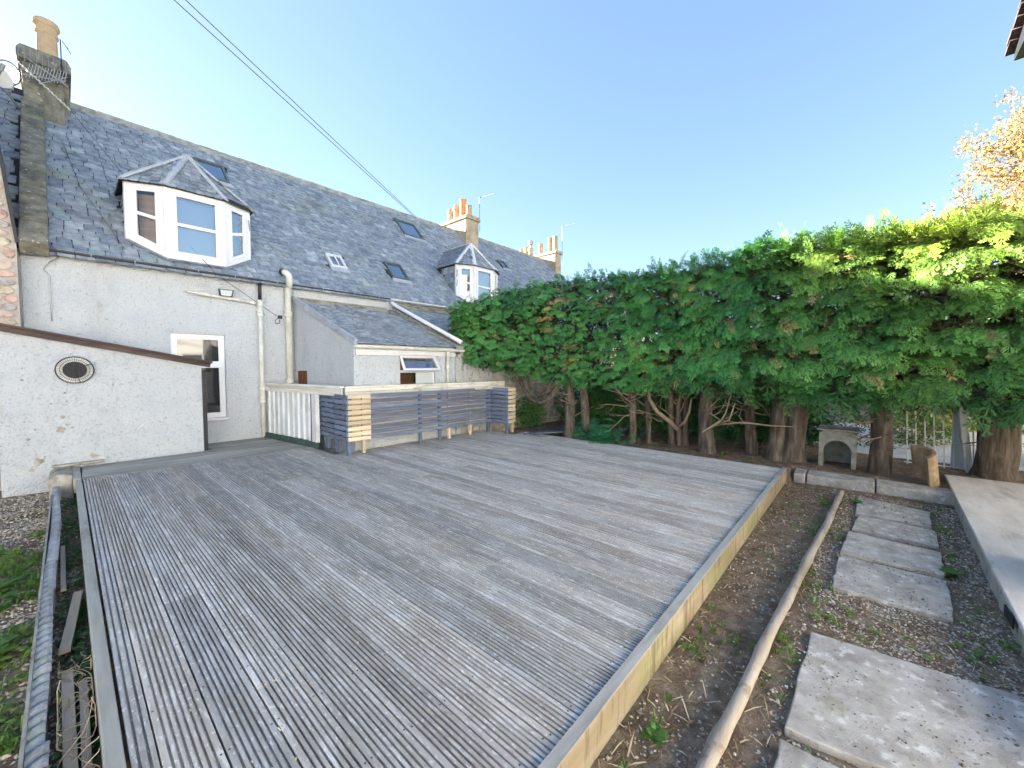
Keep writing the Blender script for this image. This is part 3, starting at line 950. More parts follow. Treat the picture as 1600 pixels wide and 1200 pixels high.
# --- aerials
def yagi(name, label, base, top, tip, n, el, mr=.016, mat='galv'):
    t = thing(name, label, 'aerial', base)
    b = MB()
    b.tube([base, top], mr, 6)
    b.build('mast', M[mat], t)
    b = MB()
    tp = Vector(top) + Vector((.026, 0, -.02))
    d = (Vector(tip) - Vector(top))
    b.bar(tp, tp + d, mr * 1.2, mr * 1.2)
    b.build('boom', M[mat], t)
    sd = d.cross(Vector((0, 0, 1))).normalized()
    for i in range(n):
        c = tp + d * ((i + .5) / n) + Vector((0, 0, .014))
        b = MB()
        b.tube([c - sd * el / 2, c + sd * el / 2], .006, 4)
        b.build('element', M[mat], t)
    return t
yagi('television_aerial', 'thin metal aerial strapped to the chimney with the tall red pot', (11.86, 12.36, 7.2), (11.86, 12.36, 8.62), (11.95, 11.6, 8.60), 7, .24)
yagi('television_aerial', 'thin metal aerial above the far chimney of many pots', (17.97, 12.36, 7.2), (17.97, 12.36, 9.0), (18.05, 11.6, 9.0), 7, .3)
t = yagi('television_aerial', 'old aerial lying across the face of the lichen covered chimney', (.17, 12.22, 7.32), (.17, 12.22, 8.02), (.28, 12.16, 7.8), 1, .1, .009, 'iron')
b = MB()
for i in range(13):
    x = -.30 + i * .04
    b.tube([(x, 12.18, 7.02 + .01 * i), (x + .06, 12.16, 7.30 + .008 * i)], .005, 4)
b.tube([(-.34, 12.17, 7.06), (.22, 12.17, 7.20)], .012, 5)
b.tube([(-.30, 12.17, 7.40), (.24, 12.17, 7.12)], .012, 5)
b.tube([(-.14, 12.17, 6.98), (.24, 12.17, 7.3)], .010, 5)
b.build('element_rack', M['galv'], t)

# satellite dish and cable loops at the left
d = thing('satellite_dish', 'cream satellite dish on a bracket beside the lichen covered chimney', 'dish', (-.62, 11.9, 6.3))
b = MB()
prof = []
vs, fs = [], []
dc, dn = Vector((-.70, 11.6, 6.62)), Vector((.45, -.75, .35)).normalized()
ua = dn.cross(Vector((0, 0, 1))).normalized()
va = ua.cross(dn)
for i in range(6):
    rr = .27 * i / 5
    for k in range(20):
        an = 2 * math.pi * k / 20
        vs.append(dc + (ua * math.cos(an) + va * math.sin(an)) * rr + dn * (.06 * (i / 5) ** 2))
for i in range(5):
    for k in range(20):
        fs.append((i * 20 + k, i * 20 + (k + 1) % 20, (i + 1) * 20 + (k + 1) % 20, (i + 1) * 20 + k))
o = b.add(vs, fs).build('reflector', M['dish'], d, smooth=True)
b = MB()
b.tube([dc + dn * .02 - va * .26, dc + dn * .30 - va * .1], .012, 6)
b.tube([dc + dn * .27 - va * .1, dc + dn * .36 - va * .04], .03, 8)
b.build('feed_arm', M['galv'], d)
b = MB()
b.tube([dc - dn * .02, (-.50, 12.0, 6.50), (-.345, 12.34, 6.36)], .018, 6)
b.build('bracket', M['galv'], d)
def wire(name, label, pts, r, mat, sag=0.0, seg=10, group=None):
    P = []
    for i in range(len(pts) - 1):
        for k in range(seg):
            t_ = k / seg
            p = lerp(pts[i], pts[i + 1], t_)
            p.z -= sag * 4 * t_ * (1 - t_)
            P.append(p)
    P.append(Vector(pts[-1]))
    b = MB()
    b.tube(P, r, 5)
    o = b.build(name, mat, smooth=True)
    return tag(o, label, 'cable', group)
loop = [(-.345, 12.3, 7.05)] + [(-.52 + .16 * math.cos(a), 12.25, 7.02 + .22 * math.sin(a)) for a in [0.2 + k * .5 for k in range(24)]] + [(-1.0, 12.2, 6.9)]
wire('coiled_cable', 'black cable hanging in loops left of the lichen covered chimney', loop, .009, M['cable'], 0, 2)
# telephone drop wire: chimney to bracket on the wall
A, B_ = Vector((-.40, 12.2, 7.22)), Vector((3.05, FY - .06, 2.56))
mid = onx(108, 170, .26)
b = MB()
P = []
pA = ony(28, 96, 12.15)
pB = ony(110, 172, 11.55)
for k in range(60):
    t_ = k / 59
    p = lerp(pA, pB, t_)
    a = t_ * 80
    P.append(p + Vector((math.cos(a) * .012, math.sin(a) * .012, math.sin(a) * .012)))
b.tube(P, .014, 5)
tag(b.build('spiral_cable_grip', M['cable_pale'], smooth=True), 'pale twisted cable grip slanting across the lichen covered chimney', 'cable')
wire('drop_wire', 'thin black wire slanting in front of the white bay dormer to the wall', [pB, ony(200, 282, 10.55), ony(340, 430, 9.35), (3.06, FY - .05, 2.57)], .005, M['cable'], .0, 6)
bx = MB()
bx.box((3.09, FY - .05, 2.52), (3.17, FY - .002, 2.59))
jb = bx.build('junction_box', M['black_pipe'], None, bevel=.006)
tag(jb, 'small black box on white wall where the slanting wire ends', 'box')
wire('looped_cable', 'loose grey cable hanging down the white wall from the gutter end', [(-.0, FY - .03, 3.2), (-.10, FY - .03, 3.1), (-.16, FY - .03, 2.98), (-.10, FY - .03, 2.9), (-.10, FY - .02, 2.2)], .008, M['galv'], -.0, 5)
wire('roof_cable', 'thin wire trailing down the slates beside the mossy gable stones', [roof_pt(.12, 11.9, .06), roof_pt(.3, 10.8, .06), roof_pt(.62, 10.0, .06), roof_pt(.75, 9.6, .07)], .004, M['cable'], .0, 4)
wire('looped_cable', 'small loop of wire under the black box on the white wall', [(3.10, FY - .03, 2.53), (3.03, FY - .03, 2.48), (3.05, FY - .03, 2.40), (3.11, FY - .03, 2.42), (3.12, FY - .03, 2.5)], .006, M['cable'], 0, 3)
for k, (u0, dz) in enumerate(((272, 0), (290, 0))):
    e1 = ony(650 + 2 * k, 341, 13.45)
    q = ray(u0, 0)
    bq = Vector((0, 0, CH)) + q * (6.5 / q.z)
    far = bq + (bq - e1) * 2.2
    wire('overhead_line', ('upper' if k else 'lower') + ' of two overhead lines crossing the blue sky to the roof ridge', [far, bq, e1], .010, M['cable'], .0, 8, 'overhead lines')

# --- floodlight
fl = thing('floodlight', 'small dark floodlight above the sloping waste pipe on the white wall', 'light', (2.15, FY, 2.86))
b = MB()
b.prism([(2.05, FY - .13, 2.86), (2.25, FY - .13, 2.86), (2.27, FY - .16, 2.99), (2.03, FY - .16, 2.99)], (0, .07, .01))
b.build('lamp_body', M['black_pipe'], fl)
b = MB()
b.add([(2.07, FY - .134, 2.87), (2.23, FY - .134, 2.87), (2.25, FY - .158, 2.975), (2.05, FY - .158, 2.975)], [(0, 1, 2, 3)])
b.build('lens', M['frost'], fl)
b = MB()
b.tube([(2.15, FY - .10, 2.90), (2.15, FY - .01, 2.88)], .018, 6)
b.build('arm', M['black_pipe'], fl)

# ================================================================ rear extension (lean-to)
X0, X1, FYE = 3.4, 5.70, 6.75
EZ0, EZ1 = 1.90, 2.93           # roof height at the front and at the house wall
def lean_to(t, x0, x1, ez0, ez1, wallmat, holes, side_hole, keep, seed, verge=True, fye=FYE):
    sl = (ez1 - ez0) / (FY - fye)
    b = MB()
    wall_y(b, fye, x0, x1, -.7, ez0, holes, .10)
    if side_hole:
        y0, y1, z1 = side_hole
        ze = lambda y: ez0 + sl * (y - fye)
        b.add([(x0, fye, -.7), (x0, y0, -.7), (x0, y0, ze(y0)), (x0, fye, ez0)], [(3, 2, 1, 0)])
        b.add([(x0, y0, z1), (x0, y1, z1), (x0, y1, ze(y1)), (x0, y0, ze(y0))], [(3, 2, 1, 0)])
        b.add([(x0, y1, -.7), (x0, FY, -.7), (x0, FY, ez1), (x0, y1, ze(y1))], [(3, 2, 1, 0)])
        b.add([(x0, y0, -.7), (x0 + .14, y0, -.7), (x0 + .14, y0, z1), (x0, y0, z1)], [(0, 1, 2, 3)])
        b.add([(x0, y0, z1), (x0 + .14, y0, z1), (x0 + .14, y1, z1), (x0, y1, z1)], [(0, 1, 2, 3)])
    else:
        b.add([(x0, fye, -.7), (x0, FY, -.7), (x0, FY, ez1), (x0, fye, ez0)], [(3, 2, 1, 0)])
    b.add([(x1, fye, -.7), (x1, FY, -.7), (x1, FY, ez1), (x1, fye, ez0)], [(0, 1, 2, 3)])
    b.build('wall', wallmat, t)
    r = MB()
    vv = Vector((0, 1, sl))
    r.add([(x0, fye - .06, ez0 + .02 - .06 * sl), (x1, fye - .06, ez0 + .02 - .06 * sl), (x1, FY - .01, ez1 + .02), (x0, FY - .01, ez1 + .02)], [(0, 1, 2, 3)])
    rf = r.build('roof', M['underlay'], t)
    ln = (FY - fye) * math.hypot(1, sl)
    g = .135
    f = slate_field((0, fye - .10, ez0 + .02 - .10 * sl), (1, 0, 0), vv, lambda s: (x0 + .04, x1 - .03), int(ln / g), g, None, .82, seed)
    lay_slates(f, rf, keep)
    fl_ = MB()
    fl_.add([(x0, FY - .14, ez1 - .02), (x1, FY - .14, ez1 - .02), (x1, FY - .004, ez1 + .10), (x0, FY - .004, ez1 + .10)], [(0, 1, 2, 3)])
    fl_.build('cement_fillet', M['cement'], rf)
    if verge:
        v = MB()
        v.bar((x0 - .01, fye - .10, ez0 + .02), (x0 - .01, FY - .02, ez1 + .06), .05, .12, tint=.8)
        v.build('verge_board', M['lead'], t)
    return sl
ext = thing('rear_extension', 'low white lean-to with slate roof and open top-hung window', 'extension', (4.5, FYE, -.6))
EW = (4.30, 5.17, .75, 1.71)
lean_to(ext, X0, X1, EZ0, EZ1, M['harl'], [EW], (8.80, 9.49, 1.40), 200, 21)
half_gutter('gutter', ext, (3.36, FYE - .11, 1.87), (5.85, FYE - .11, 1.855), .058, M['cream_pipe'])
b = MB()
b.box((3.42, FYE - .045, 1.70), (4.28, FYE - .004, 1.83)).box((5.19, FYE - .045, 1.70), (5.69, FYE - .004, 1.83)).box((4.28, FYE - .045, 1.715), (5.19, FYE - .004, 1.83))
b.build('fascia_board', M['paint'], ext)
# window: fixed lower pane, top light propped open
b = MB()
yw = FYE + .03
b.box((4.303, yw, .753), (4.35, yw + .06, 1.707)).box((5.12, yw, .753), (5.167, yw + .06, 1.707)).box((4.35, yw, 1.66), (5.12, yw + .06, 1.707)).box((4.35, yw, 1.37), (5.12, yw + .06, 1.42)).box((4.35, yw, .753), (5.12, yw + .06, .80))
w = b.build('window', M['upvc'], ext)
b = MB()
b.add([(4.72, yw + .02, .80), (5.12, yw + .02, .80), (5.12, yw + .02, 1.37), (4.72, yw + .02, 1.37)], [(0, 1, 2, 3)])
b.build('frosted_pane', M['frost'], w)
b = MB()
b.add([(4.35, yw + .02, .80), (4.716, yw + .02, .80), (4.716, yw + .02, 1.37), (4.35, yw + .02, 1.37)], [(0, 1, 2, 3)])
b.build('pane', M['glass_clear'], w)
b = MB()
b.box((4.25, yw + .35, .5), (5.2, yw + .4, 1.8))
b.build('room_lining', M['brown_wood'], ext)
A, B_ = Vector((4.32, yw - .01, 1.69)), Vector((5.15, yw - .01, 1.69))
C, D_ = Vector((5.17, yw - .20, 1.405)), Vector((4.30, yw - .20, 1.405))
f, I, n = quad_frame(w, 'top_light', D_, C, B_, A, .045, .03, M['upvc'])
b = MB()
b.add([x + n * .012 for x in I], [(0, 1, 2, 3)])
b.build('pane', M['glass'], w)
b = MB()
b.add([(X0 + .1, 8.8, -.6), (X0 + .1, 9.49, -.6), (X0 + .1, 9.49, 1.4), (X0 + .1, 8.8, 1.4)], [(3, 2, 1, 0)])
dr = b.build('door', M['brown_wood'], ext)
for y in (8.86, 9.04, 9.22, 9.40):
    b = MB()
    b.box((X0 + .07, y - .07, -.6), (X0 + .098, y + .07, 1.39), .8 + .3 * rnd.random())
    b.build('door_board', M['brown_wood'], dr)
# short pipe below the gutter
pipe_run(ext, [(5.42, FYE - .11, 1.83), (5.42, FYE - .11, 1.74), (5.47, FYE - .05, 1.62), (5.47, FYE - .05, .2)], .033, M['cream_pipe'], [(5.47, FYE - .05, 1.5)])

ext2 = thing('neighbour_extension', 'stained lean-to beyond the white pipe, mostly behind the hedge', 'extension', (7, FYE, -.6))
lean_to(ext2, X1 + .17, 8.9, EZ0 + .06, EZ1 + .14, M['harl_old'], [], None, 0, 33, False)
pr = MB()
pr.tube([(5.78, GY, 3.24), (5.78, GY - .04, 3.16), (5.79, GY - .16, 3.08), (5.79, FYE - .12, 2.02)], .047, 10)
pp = pr.build('sloping_pipe', M['upvc'], ext2, smooth=True)
b = MB()
b.box((X1 + .012, FYE - .04, -.6), (X1 + .16, FY - .01, 1.75))
b.build('party_wall', M['harl_old'], ext2)
pv = MB()
pv.bar((5.785, FYE - .06, 1.885), (5.785, FY - .02, 2.93), .15, .12)
pv.build('party_cope', M['cement'], ext2)

# ================================================================ outhouse at the left
SH = thing('outhouse', 'small white roughcast outhouse with sloping dark brown roof edge', 'shed', (.5, 8.72, -.3))
SY = 8.72
def sz(x):
    return 1.985 - (x + .62) * (1.985 - 1.50) / (1.62 + .62)
b = MB()
b.add([(-.62, SY, -.6), (1.60, SY, -.6), (1.60, SY, sz(1.60)), (-.62, SY, sz(-.62))], [(0, 1, 2, 3)])
b.add([(1.60, SY, -.6), (1.60, FY - .01, -.6), (1.60, FY - .01, sz(1.6)), (1.60, SY, sz(1.6))], [(0, 1, 2, 3)])
b.add([(-.62, SY, -.6), (-.62, FY - .3, -.6), (-.62, FY - .3, sz(-.62)), (-.62, SY, sz(-.62))], [(3, 2, 1, 0)])
b.build('wall', M['harl'], SH)
b = MB()
b.add([(-.62, SY, sz(-.62) + .03), (1.72, SY - .0, sz(1.72) + .03), (1.72, FY - .005, sz(1.72) + .03), (-.62, FY - .005, sz(-.62) + .03)], [(0, 1, 2, 3)])
b.build('roof', M['fascia_brown'], SH)
b = MB()
b.bar((-.64, SY - .035, sz(-.64) + .035), (1.72, SY - .035, sz(1.72) + .035), .05, .075, tint=1)
b.build('fascia_board', M['fascia_brown'], SH)
b = MB()
b.bar((-.64, SY - .06, sz(-.64) + .09), (1.745, SY - .06, sz(1.745) + .09), .11, .032, tint=1)
b.build('drip_edge', M['fascia_brown'], SH, bevel=.006)
half_gutter('gutter', SH, (1.69, SY - .05, 1.43), (1.69, FY - .1, 1.43), .055, M['black_pipe'])
b = MB()
b.box((1.602, SY - .012, -.02), (1.66, SY + .05, 1.42))
b.build('corner_post', M['iron'], SH)
b = MB()
b.box((-.155, SY - .10, .04), (.36, SY - .003, .075))
b.build('ledge', M['cement'], SH, bevel=.012)

pz = random.Random(6)
for (u, v, rr_) in ((98, 652, .03), (105, 664, .022), (95, 672, .055), (113, 668, .022), (102, 614, .016), (104, 627, .012), (80, 631, .014), (34, 594, .02), (55, 671, .018), (44, 687, .02), (37, 660, .014), (147, 712, .05), (50, 735, .035), (60, 722, .06)):
    c = ony(u, v, SY - .003)
    q = MB()
    q.prism([(c.x + math.cos(a) * rr_ * pz.uniform(.5, 1.3), c.y, c.z + math.sin(a) * rr_ * pz.uniform(.4, 1.1)) for a in [2 * math.pi * k / 9 for k in range(9)]][::-1], (0, .006, 0))
    q.build('bare_patch', M['cement'], SH)
vent = thing('round_vent', 'round wire-guarded vent fixed to the white outhouse wall', 'vent', (.10, SY, 1.44))
vc = Vector((.105, SY - .05, 1.443))
def ring(c, r, tr, n=28, m_=6):
    b = MB()
    b.tube([c + Vector((math.cos(a) * r, 0, math.sin(a) * r)) for a in [2 * math.pi * k / n for k in range(n + 1)]], tr, m_)
    return b
ring(vc, .192, .008).build('outer_ring', M['iron'], vent)
ring(vc - Vector((0, .012, 0)), .150, .003).build('guard_ring', M['iron'], vent)
ring(vc - Vector((0, .018, 0)), .118, .005).build('guard_ring', M['iron'], vent)
b = MB()
for k in range(44):
    a = 2 * math.pi * k / 44
    d_ = Vector((math.cos(a), 0, math.sin(a)))
    b.tube([vc + d_ * .118 - Vector((0, .018, 0)), vc + d_ * .19], .0022, 4)
b.build('wire_guard', M['iron'], vent)
b = MB()
b.add([vc + Vector((math.cos(2 * math.pi * k / 28) * .188, .035, math.sin(2 * math.pi * k / 28) * .188)) for k in range(28)], [tuple(range(28))])
b.build('back_plate', M['galv'], vent)
b = MB()
b.tube([vc + Vector((0, .034, 0)), vc + Vector((0, -.016, 0))], .115, 28)
b.build('hub', M['iron'], vent)
b = MB()
for k in range(-4, 5):
    h_ = math.sqrt(max(0, .11 ** 2 - (k * .024) ** 2))
    b.tube([vc + Vector((k * .024, -.022, -h_)), vc + Vector((k * .024, -.022, h_))], .003, 4)
    b.tube([vc + Vector((-h_, -.025, k * .024)), vc + Vector((h_, -.025, k * .024))], .003, 4)
b.build('grille', M['black_pipe'], vent)
b = MB()
b.tube([vc + Vector((0, -.028, 0)), vc + Vector((.05, -.028, -.19))], .005, 5).tube([vc + Vector((.1, -.028, .06)), vc + Vector((.17, -.02, .09))], .005, 5)
b.build('stay', M['iron'], vent)

# stone block at the outhouse foot
bl = MB()
bl.prism([(-.19, 8.02, -.32), (.03, 8.0, -.32), (.03, 8.0, .03), (-.12, 8.02, .05), (-.19, 8.02, -.02)], (0, .69, 0))
tag(bl.build('stone_block', M['cement'], bevel=.025), 'rough grey stone block at the corner of deck and outhouse', 'block')

# ================================================================ rubble gable at the far left
rw = thing('stone_building', 'pink rubble stone wall rising beside the white cottage wall', 'building', (-1.5, 9.2, -.3))
out = [(-.40, -.5), (-.40, 3.28), (-.46, 3.9), (-.50, 4.4), (-.57, 5.05), (-1.6, 7.6), (-3.4, 7.6), (-3.4, -.5)]
b = MB()
b.prism([(x, 9.26, z) for x, z in out], (0, 3.0, 0))
b.build('wall', M['mortar'], rw)
b = MB()
for (p, q) in zip(out[1:5], out[2:6]):
    b.bar((p[0] + .01, 9.27, p[1]), (q[0] + .01, 9.27, q[1]), .16, .035, (1, 0, 0))
b.build('verge_strip', M['iron'], rw)
stone_me = []
for k in range(8):
    s = MB()
    rr = random.Random(k)
    n = 8
    pl = [(math.cos(2 * math.pi * i / n + .39) * .5 * rr.uniform(.85, 1.12), 0, math.sin(2 * math.pi * i / n + .39) * .5 * rr.uniform(.85, 1.12)) for i in range(n)]
    inn = [(x * .78, -.5, z * .78) for x, _, z in pl]
    s.add(pl + inn, [tuple(range(n, 2 * n))] + [(i, (i + 1) % n, n + (i + 1) % n, n + i) for i in range(n)], (rr.uniform(.8, 1.2), rr.uniform(.78, 1.1), rr.uniform(.78, 1.1)))
    stone_me.append(s)
rub = [s.mesh('stone', M['rubble']) for s in stone_me]
grub = [s.mesh('stone', M['grey_rubble']) for s in stone_me]
z = 1.6
rr = random.Random(4)
def edge_x(z):
    for (p, q) in zip(out[1:5], out[2:6]):
        if p[1] <= z <= q[1]:
            return p[0] + (q[0] - p[0]) * (z - p[1]) / (q[1] - p[1])
    return -.40
while z < 5.6:
    h = rr.uniform(.10, .17)
    x = edge_x(z + h) - rr.uniform(.01, .03)
    while x > -1.1:
        w = rr.uniform(.12, .26)
        inst('stone', rr.choice(rub), rw, Matrix.Translation((x - w / 2, 9.258, z + h / 2)) @ Matrix.Rotation(rr.uniform(-.1, .1), 4, 'Y') @ Matrix.Diagonal((w * 1.04, .035, h * 1.08, 1)))
        x -= w
    z += h

# ================================================================ deck
DX0, DX1, DY0, DY1 = .05, 6.95, .87, 7.68
deck = thing('timber_deck', 'large weathered grey deck of grooved boards with tan front edge', 'deck', (3.5, 4, -.18))
PITCHB = .1755
def board_mesh(w, length, tint, seed):
    """grooved board, length along +Y, top at z=0"""
    g_n = 6
    prof = [(-w / 2, -.028), (-w / 2, -.003), (-w / 2 + .004, 0)]
    if w > .12:
        s = w * .68 / (g_n - 1)
        for k in range(g_n):
            c = -w * .34 + k * s
            prof += [(c - .0050, 0), (c - .0043, -.017), (c + .0043, -.017), (c + .0050, 0)]
    else:
        for c in (-w * .2, w * .2):
            prof += [(c - .0050, 0), (c - .0043, -.017), (c + .0043, -.017), (c + .0050, 0)]
    prof += [(w / 2 - .004, 0), (w / 2, -.003), (w / 2, -.028)]
    n = len(prof)
    vs = [(x, 0, z) for x, z in prof] + [(x, length, z) for x, z in prof]
    fs = [(i, i + 1, n + i + 1, n + i)[::-1] for i in range(n - 1)]
    fs += [tuple(range(n)), tuple(reversed(range(n, 2 * n)))]
    b = MB()
    b.add(vs, fs, tint)
    return b
x = DX0 + .065 + .003
i = 0
widths = [.072] + [PITCHB - .008] * 60
while True:
    w = widths[i]
    if x + w > DX1 + .01:
        w = DX1 - x
        if w < .05:
            break
    y1 = DY1 if x < 3.0 else (6.68 if x < 6.45 else 5.75)
    cuts = [DY0]
    y = DY0 + rnd.choice((1.2, 2.4, 3.6, 4.8))
    while y < y1 - .6:
        cuts.append(y)
        y += rnd.choice((3.0, 3.6, 4.2))
    cuts.append(y1)
    for a, c in zip(cuts[:-1], cuts[1:]):
        t_ = rnd.uniform(.80, 1.16)
        k = rnd.uniform(-.03, .03)
        o = board_mesh(w, c - a - .004, (t_ * (1 + k), t_, t_ * (1 - k)), i).build('deck_board', M['deck'], deck)
        o.matrix_basis = Matrix.Translation((x + w / 2, a, rnd.uniform(-.002, .002)))
    x += w + (.008 if i else .006)
    i += 1
    if x > DX1 - .05 or i >= 60:
        break
sb = MB()
xs0 = DX0 + .068 + .072 + .006
for k in range(38):
    xc_ = xs0 + k * PITCHB + (PITCHB - .008) / 2
    if xc_ > DX1 - .1:
        break
    yj = DY0 + .05
    while yj < (DY1 if xc_ < 3.0 else 6.6):
        for sg in (-1, 1):
            cx_, cy_ = xc_ + sg * .073 + rnd.uniform(-.003, .003), yj + rnd.uniform(-.008, .008)
            sb.add([(cx_ + .0045 * math.cos(a), cy_ + .0045 * math.sin(a), .0035) for a in [k2 * math.pi / 3 for k2 in range(6)]], [(0, 1, 2, 3, 4, 5)])
        yj += .45
stuff(sb.build('screw_heads', M['iron'], deck))
# edge trims and fascias
def tb(name, a, c, mat, tint=1.0, bev=.004):
    b = MB()
    b.box(a, c, tint)
    return b.build(name, M[mat], deck, bevel=bev)
ys = [2.0, 4.4, 6.1, 7.72]
tb('edge_board', (DX0, DY0 - .30, -.18), (DX0 + .055, 2.0, .004), 'trim_y')
for a, c in zip(ys[:-1], ys[1:]):
    tb('edge_board', (DX0, a + .004, -.18), (DX0 + .055, c, .004), 'trim_y', rnd.uniform(.9, 1.1))
tb('edge_board', (DX0 - .02, 7.76, -.18), (DX0 + .055, 8.70, .004), 'trim_y', 1.0)
xs = [DX0 + .058, 2.0, 4.3, DX1]
for a, c in zip(xs[:-1], xs[1:]):
    tb('front_edge_board', (a + .003, DY0 - .058, -.185), (c, DY0 - .012, .010), 'fascia', rnd.uniform(.9, 1.1))
tops = [DX0 + .058, 2.9, 5.2, DX1]
for a, c in zip(tops[:-1], tops[1:]):
    tb('edge_cap', (a + .002, DY0 - .061, .0105), (c, DY0 - .008, .016), 'trim', rnd.uniform(.95, 1.15), 0)
# plain boards running along the outhouse and under the window
y = 7.70
k = 0
while y < 9.44:
    w = (.19, .17, .21, .145, .16, .18, .17, .15, .15, .15)[k % 10]
    xa, xb = DX0 + .06, 2.98
    if y + w > SY - .03 and y < SY + .1:
        w = max(.06, SY - .03 - y) if y < SY - .09 else w
    if y > SY - .06:
        xa = 1.68
    tb('plain_board', (xa + .004 * k, y, -.03), (xb + .1 * (k % 2) * 0, min(y + w - .006, 9.47), .001 + .003 * (k % 2)), 'trim', rnd.uniform(.72, .98))
    y += w
    k += 1
tb('joist_frame', (DX0 + .06, DY0 + .02, -.17), (DX1 - .05, DY0 + .07, -.035), 'trim', .5)
tb('right_joist', (DX1 - .05, DY0 + .08, -.17), (DX1 - .005, 5.7, -.032), 'trim', .6)

# ================================================================ stairwell screen and slatted fence
scr = thing('stairwell_screen', 'white corrugated screen with pale timber top rail beside the downpipes', 'screen', (3.0, 8, 0))
SP = [Vector((2.84, 9.46, 0)), Vector((3.06, 7.72, 0)), Vector((3.17, 6.66, 0)), Vector((6.80, 6.32, 0))]
d01 = (SP[1] - SP[0])
n01 = Vector((-d01.y, d01.x, 0)).normalized() * -1
b = MB()
nc = 9
vs = []
steps = []
for k in range(nc):
    for (f_, o_) in ((0, 0), (.30, 0), (.42, .028), (.58, .028), (.70, 0)):
        steps.append(((k + f_) / nc, o_))
steps.append((1, 0))
nrm = Vector((d01.y, -d01.x, 0)).normalized()
if nrm.x > 0:
    nrm = -nrm
for (t_, o_) in steps:
    p = SP[0] + d01 * t_ + nrm * o_
    vs += [(p.x, p.y, .10), (p.x, p.y, 1.0)]
fs = [(2 * i, 2 * i + 2, 2 * i + 3, 2 * i + 1) for i in range(len(steps) - 1)]
fs += [tuple(reversed(f)) for f in fs] * 0
b.add(vs, fs)
b.build('corrugated_sheet', M['white_sheet'], scr)
b = MB()
p = SP[1] + nrm * .02
b.box((p.x - .02, p.y - .06, .09), (p.x + .02, p.y - .02, 1.0))
b.build('corner_strip', M['red_strip'], scr)
b = MB()
b.box((p.x - .02, p.y - .24, .09), (p.x + .05, p.y - .062, 1.0))
b.build('corner_panel', M['white_sheet'], scr)
b = MB()
b.bar(SP[0] + nrm * .05 + Vector((0, 0, .05)), SP[1] + nrm * .05 + Vector((.02, -.26, .05)), .07, .10)
b.build('base_plate', M['green_timber'], scr, bevel=.006)
for i in range(3):
    a, c = SP[i], SP[i + 1]
    nn = Vector(((c - a).y, -(c - a).x, 0)).normalized()
    if nn.dot(a + c) > 0:
        nn = -nn
    for k, (z0, z1, mt) in enumerate(((.985, 1.055, 'old_pine'), (1.06, 1.115, 'old_pine'))):
        b = MB()
        b.bar(a + nn * .04 + Vector((0, 0, (z0 + z1) / 2)), c + nn * .04 + Vector((0, 0, (z0 + z1) / 2)), .035, z1 - z0, tint=rnd.uniform(.95, 1.25))
        b.build('rail_board', M[mt], scr, bevel=.004)
    b = MB()
    b.bar(a + Vector((0, 0, 1.135)), c + Vector((0, 0, 1.135)), .14, .036, tint=1.2)
    b.build('top_rail', M['old_pine'], scr, bevel=.006)
fen = thing('slatted_fence', 'horizontal slatted timber fence, blue-grey with bare pine end sections', 'fence', (3.12, 6.4, 0))
ROWS = 9
ZB, ZT_ = .235, 1.02
slat_h = .067
pitch = (ZT_ - ZB - slat_h) / (ROWS - 1)
def slats(a, c, mat, z_off=0.0, th=.022, jig=.006):
    a, c = Vector(a), Vector(c)
    for r in range(ROWS):
        zc = ZB + slat_h / 2 + r * pitch + z_off
        b = MB()
        j1, j2 = rnd.uniform(-jig, jig), rnd.uniform(-jig, jig)
        b.bar(a + Vector((0, 0, zc + j1)), c + Vector((0, 0, zc + j2)), th, slat_h, tint=rnd.uniform(.82, 1.2))
        b.build('slat', M[mat], fen, bevel=.003)
def post(p, h, mat, w=.055, z0=0.0):
    b = MB()
    b.box((p[0] - w / 2, p[1] - w / 2, z0), (p[0] + w / 2, p[1] + w / 2, h), rnd.uniform(.85, 1.1))
    b.build('post', M[mat], fen, bevel=.003)
P0, P1, P2, P3 = Vector((3.14, 7.86, 0)), Vector((3.085, 6.40, 0)), Vector((3.505, 6.40, 0)), Vector((6.43, 6.36, 0))
for k in range(3):
    slats(lerp(P0, P1, k / 3 + .01), lerp(P0, P1, (k + 1) / 3 - .004), 'blue_slat')
slats(P1 + Vector((.012, -.012, 0)), P2 - Vector((.002, .012, 0)), 'pine')
PM = lerp(P2, P3, .52)
slats(P2 + Vector((.002, -.012, 0)), PM - Vector((.003, .012, 0)), 'blue_slat')
slats(PM + Vector((.0, -.012, 0)), P3 + Vector((.02, -.012, 0)), 'blue_slat')
for (a_, c_) in ((P1 + Vector((.06, .095, 0)), PM + Vector((0, .095, 0))), (PM + Vector((.004, .095, 0)), P3 + Vector((-.03, .095, 0)))):
    for r in range(ROWS - 1):
        zc = ZB + slat_h / 2 + (r + .5) * pitch
        b = MB()
        b.bar(a_ + Vector((0, 0, zc)), c_ + Vector((0, 0, zc)), .020, slat_h, tint=rnd.uniform(.9, 1.2))
        b.build('rear_slat', M['pine'], fen)
P4, P5 = Vector((6.44, 5.84, 0)), Vector((6.74, 5.90, 0))
slats(P3 + Vector((0, -.03, 0)), P4, 'blue_slat')
slats(P4 + Vector((.012, -.012, 0)), P5 + Vector((0, -.012, 0)), 'pine')
slats(P5 + Vector((.012, 0, 0)), Vector((6.752, 6.3, 0)), 'pine')
for k in range(4):
    p = lerp(P0, P1, k / 3)
    post((p.x + .045, p.y + (.04 if k == 3 else 0), 0), .99, 'blue_slat')
    if k in (1, 2):
        post((p.x + .045, p.y - .085, 0), .99, 'blue_slat')
post((3.16, 6.46), .99, 'blue_slat')
post((3.40, 6.46), .99, 'pine')
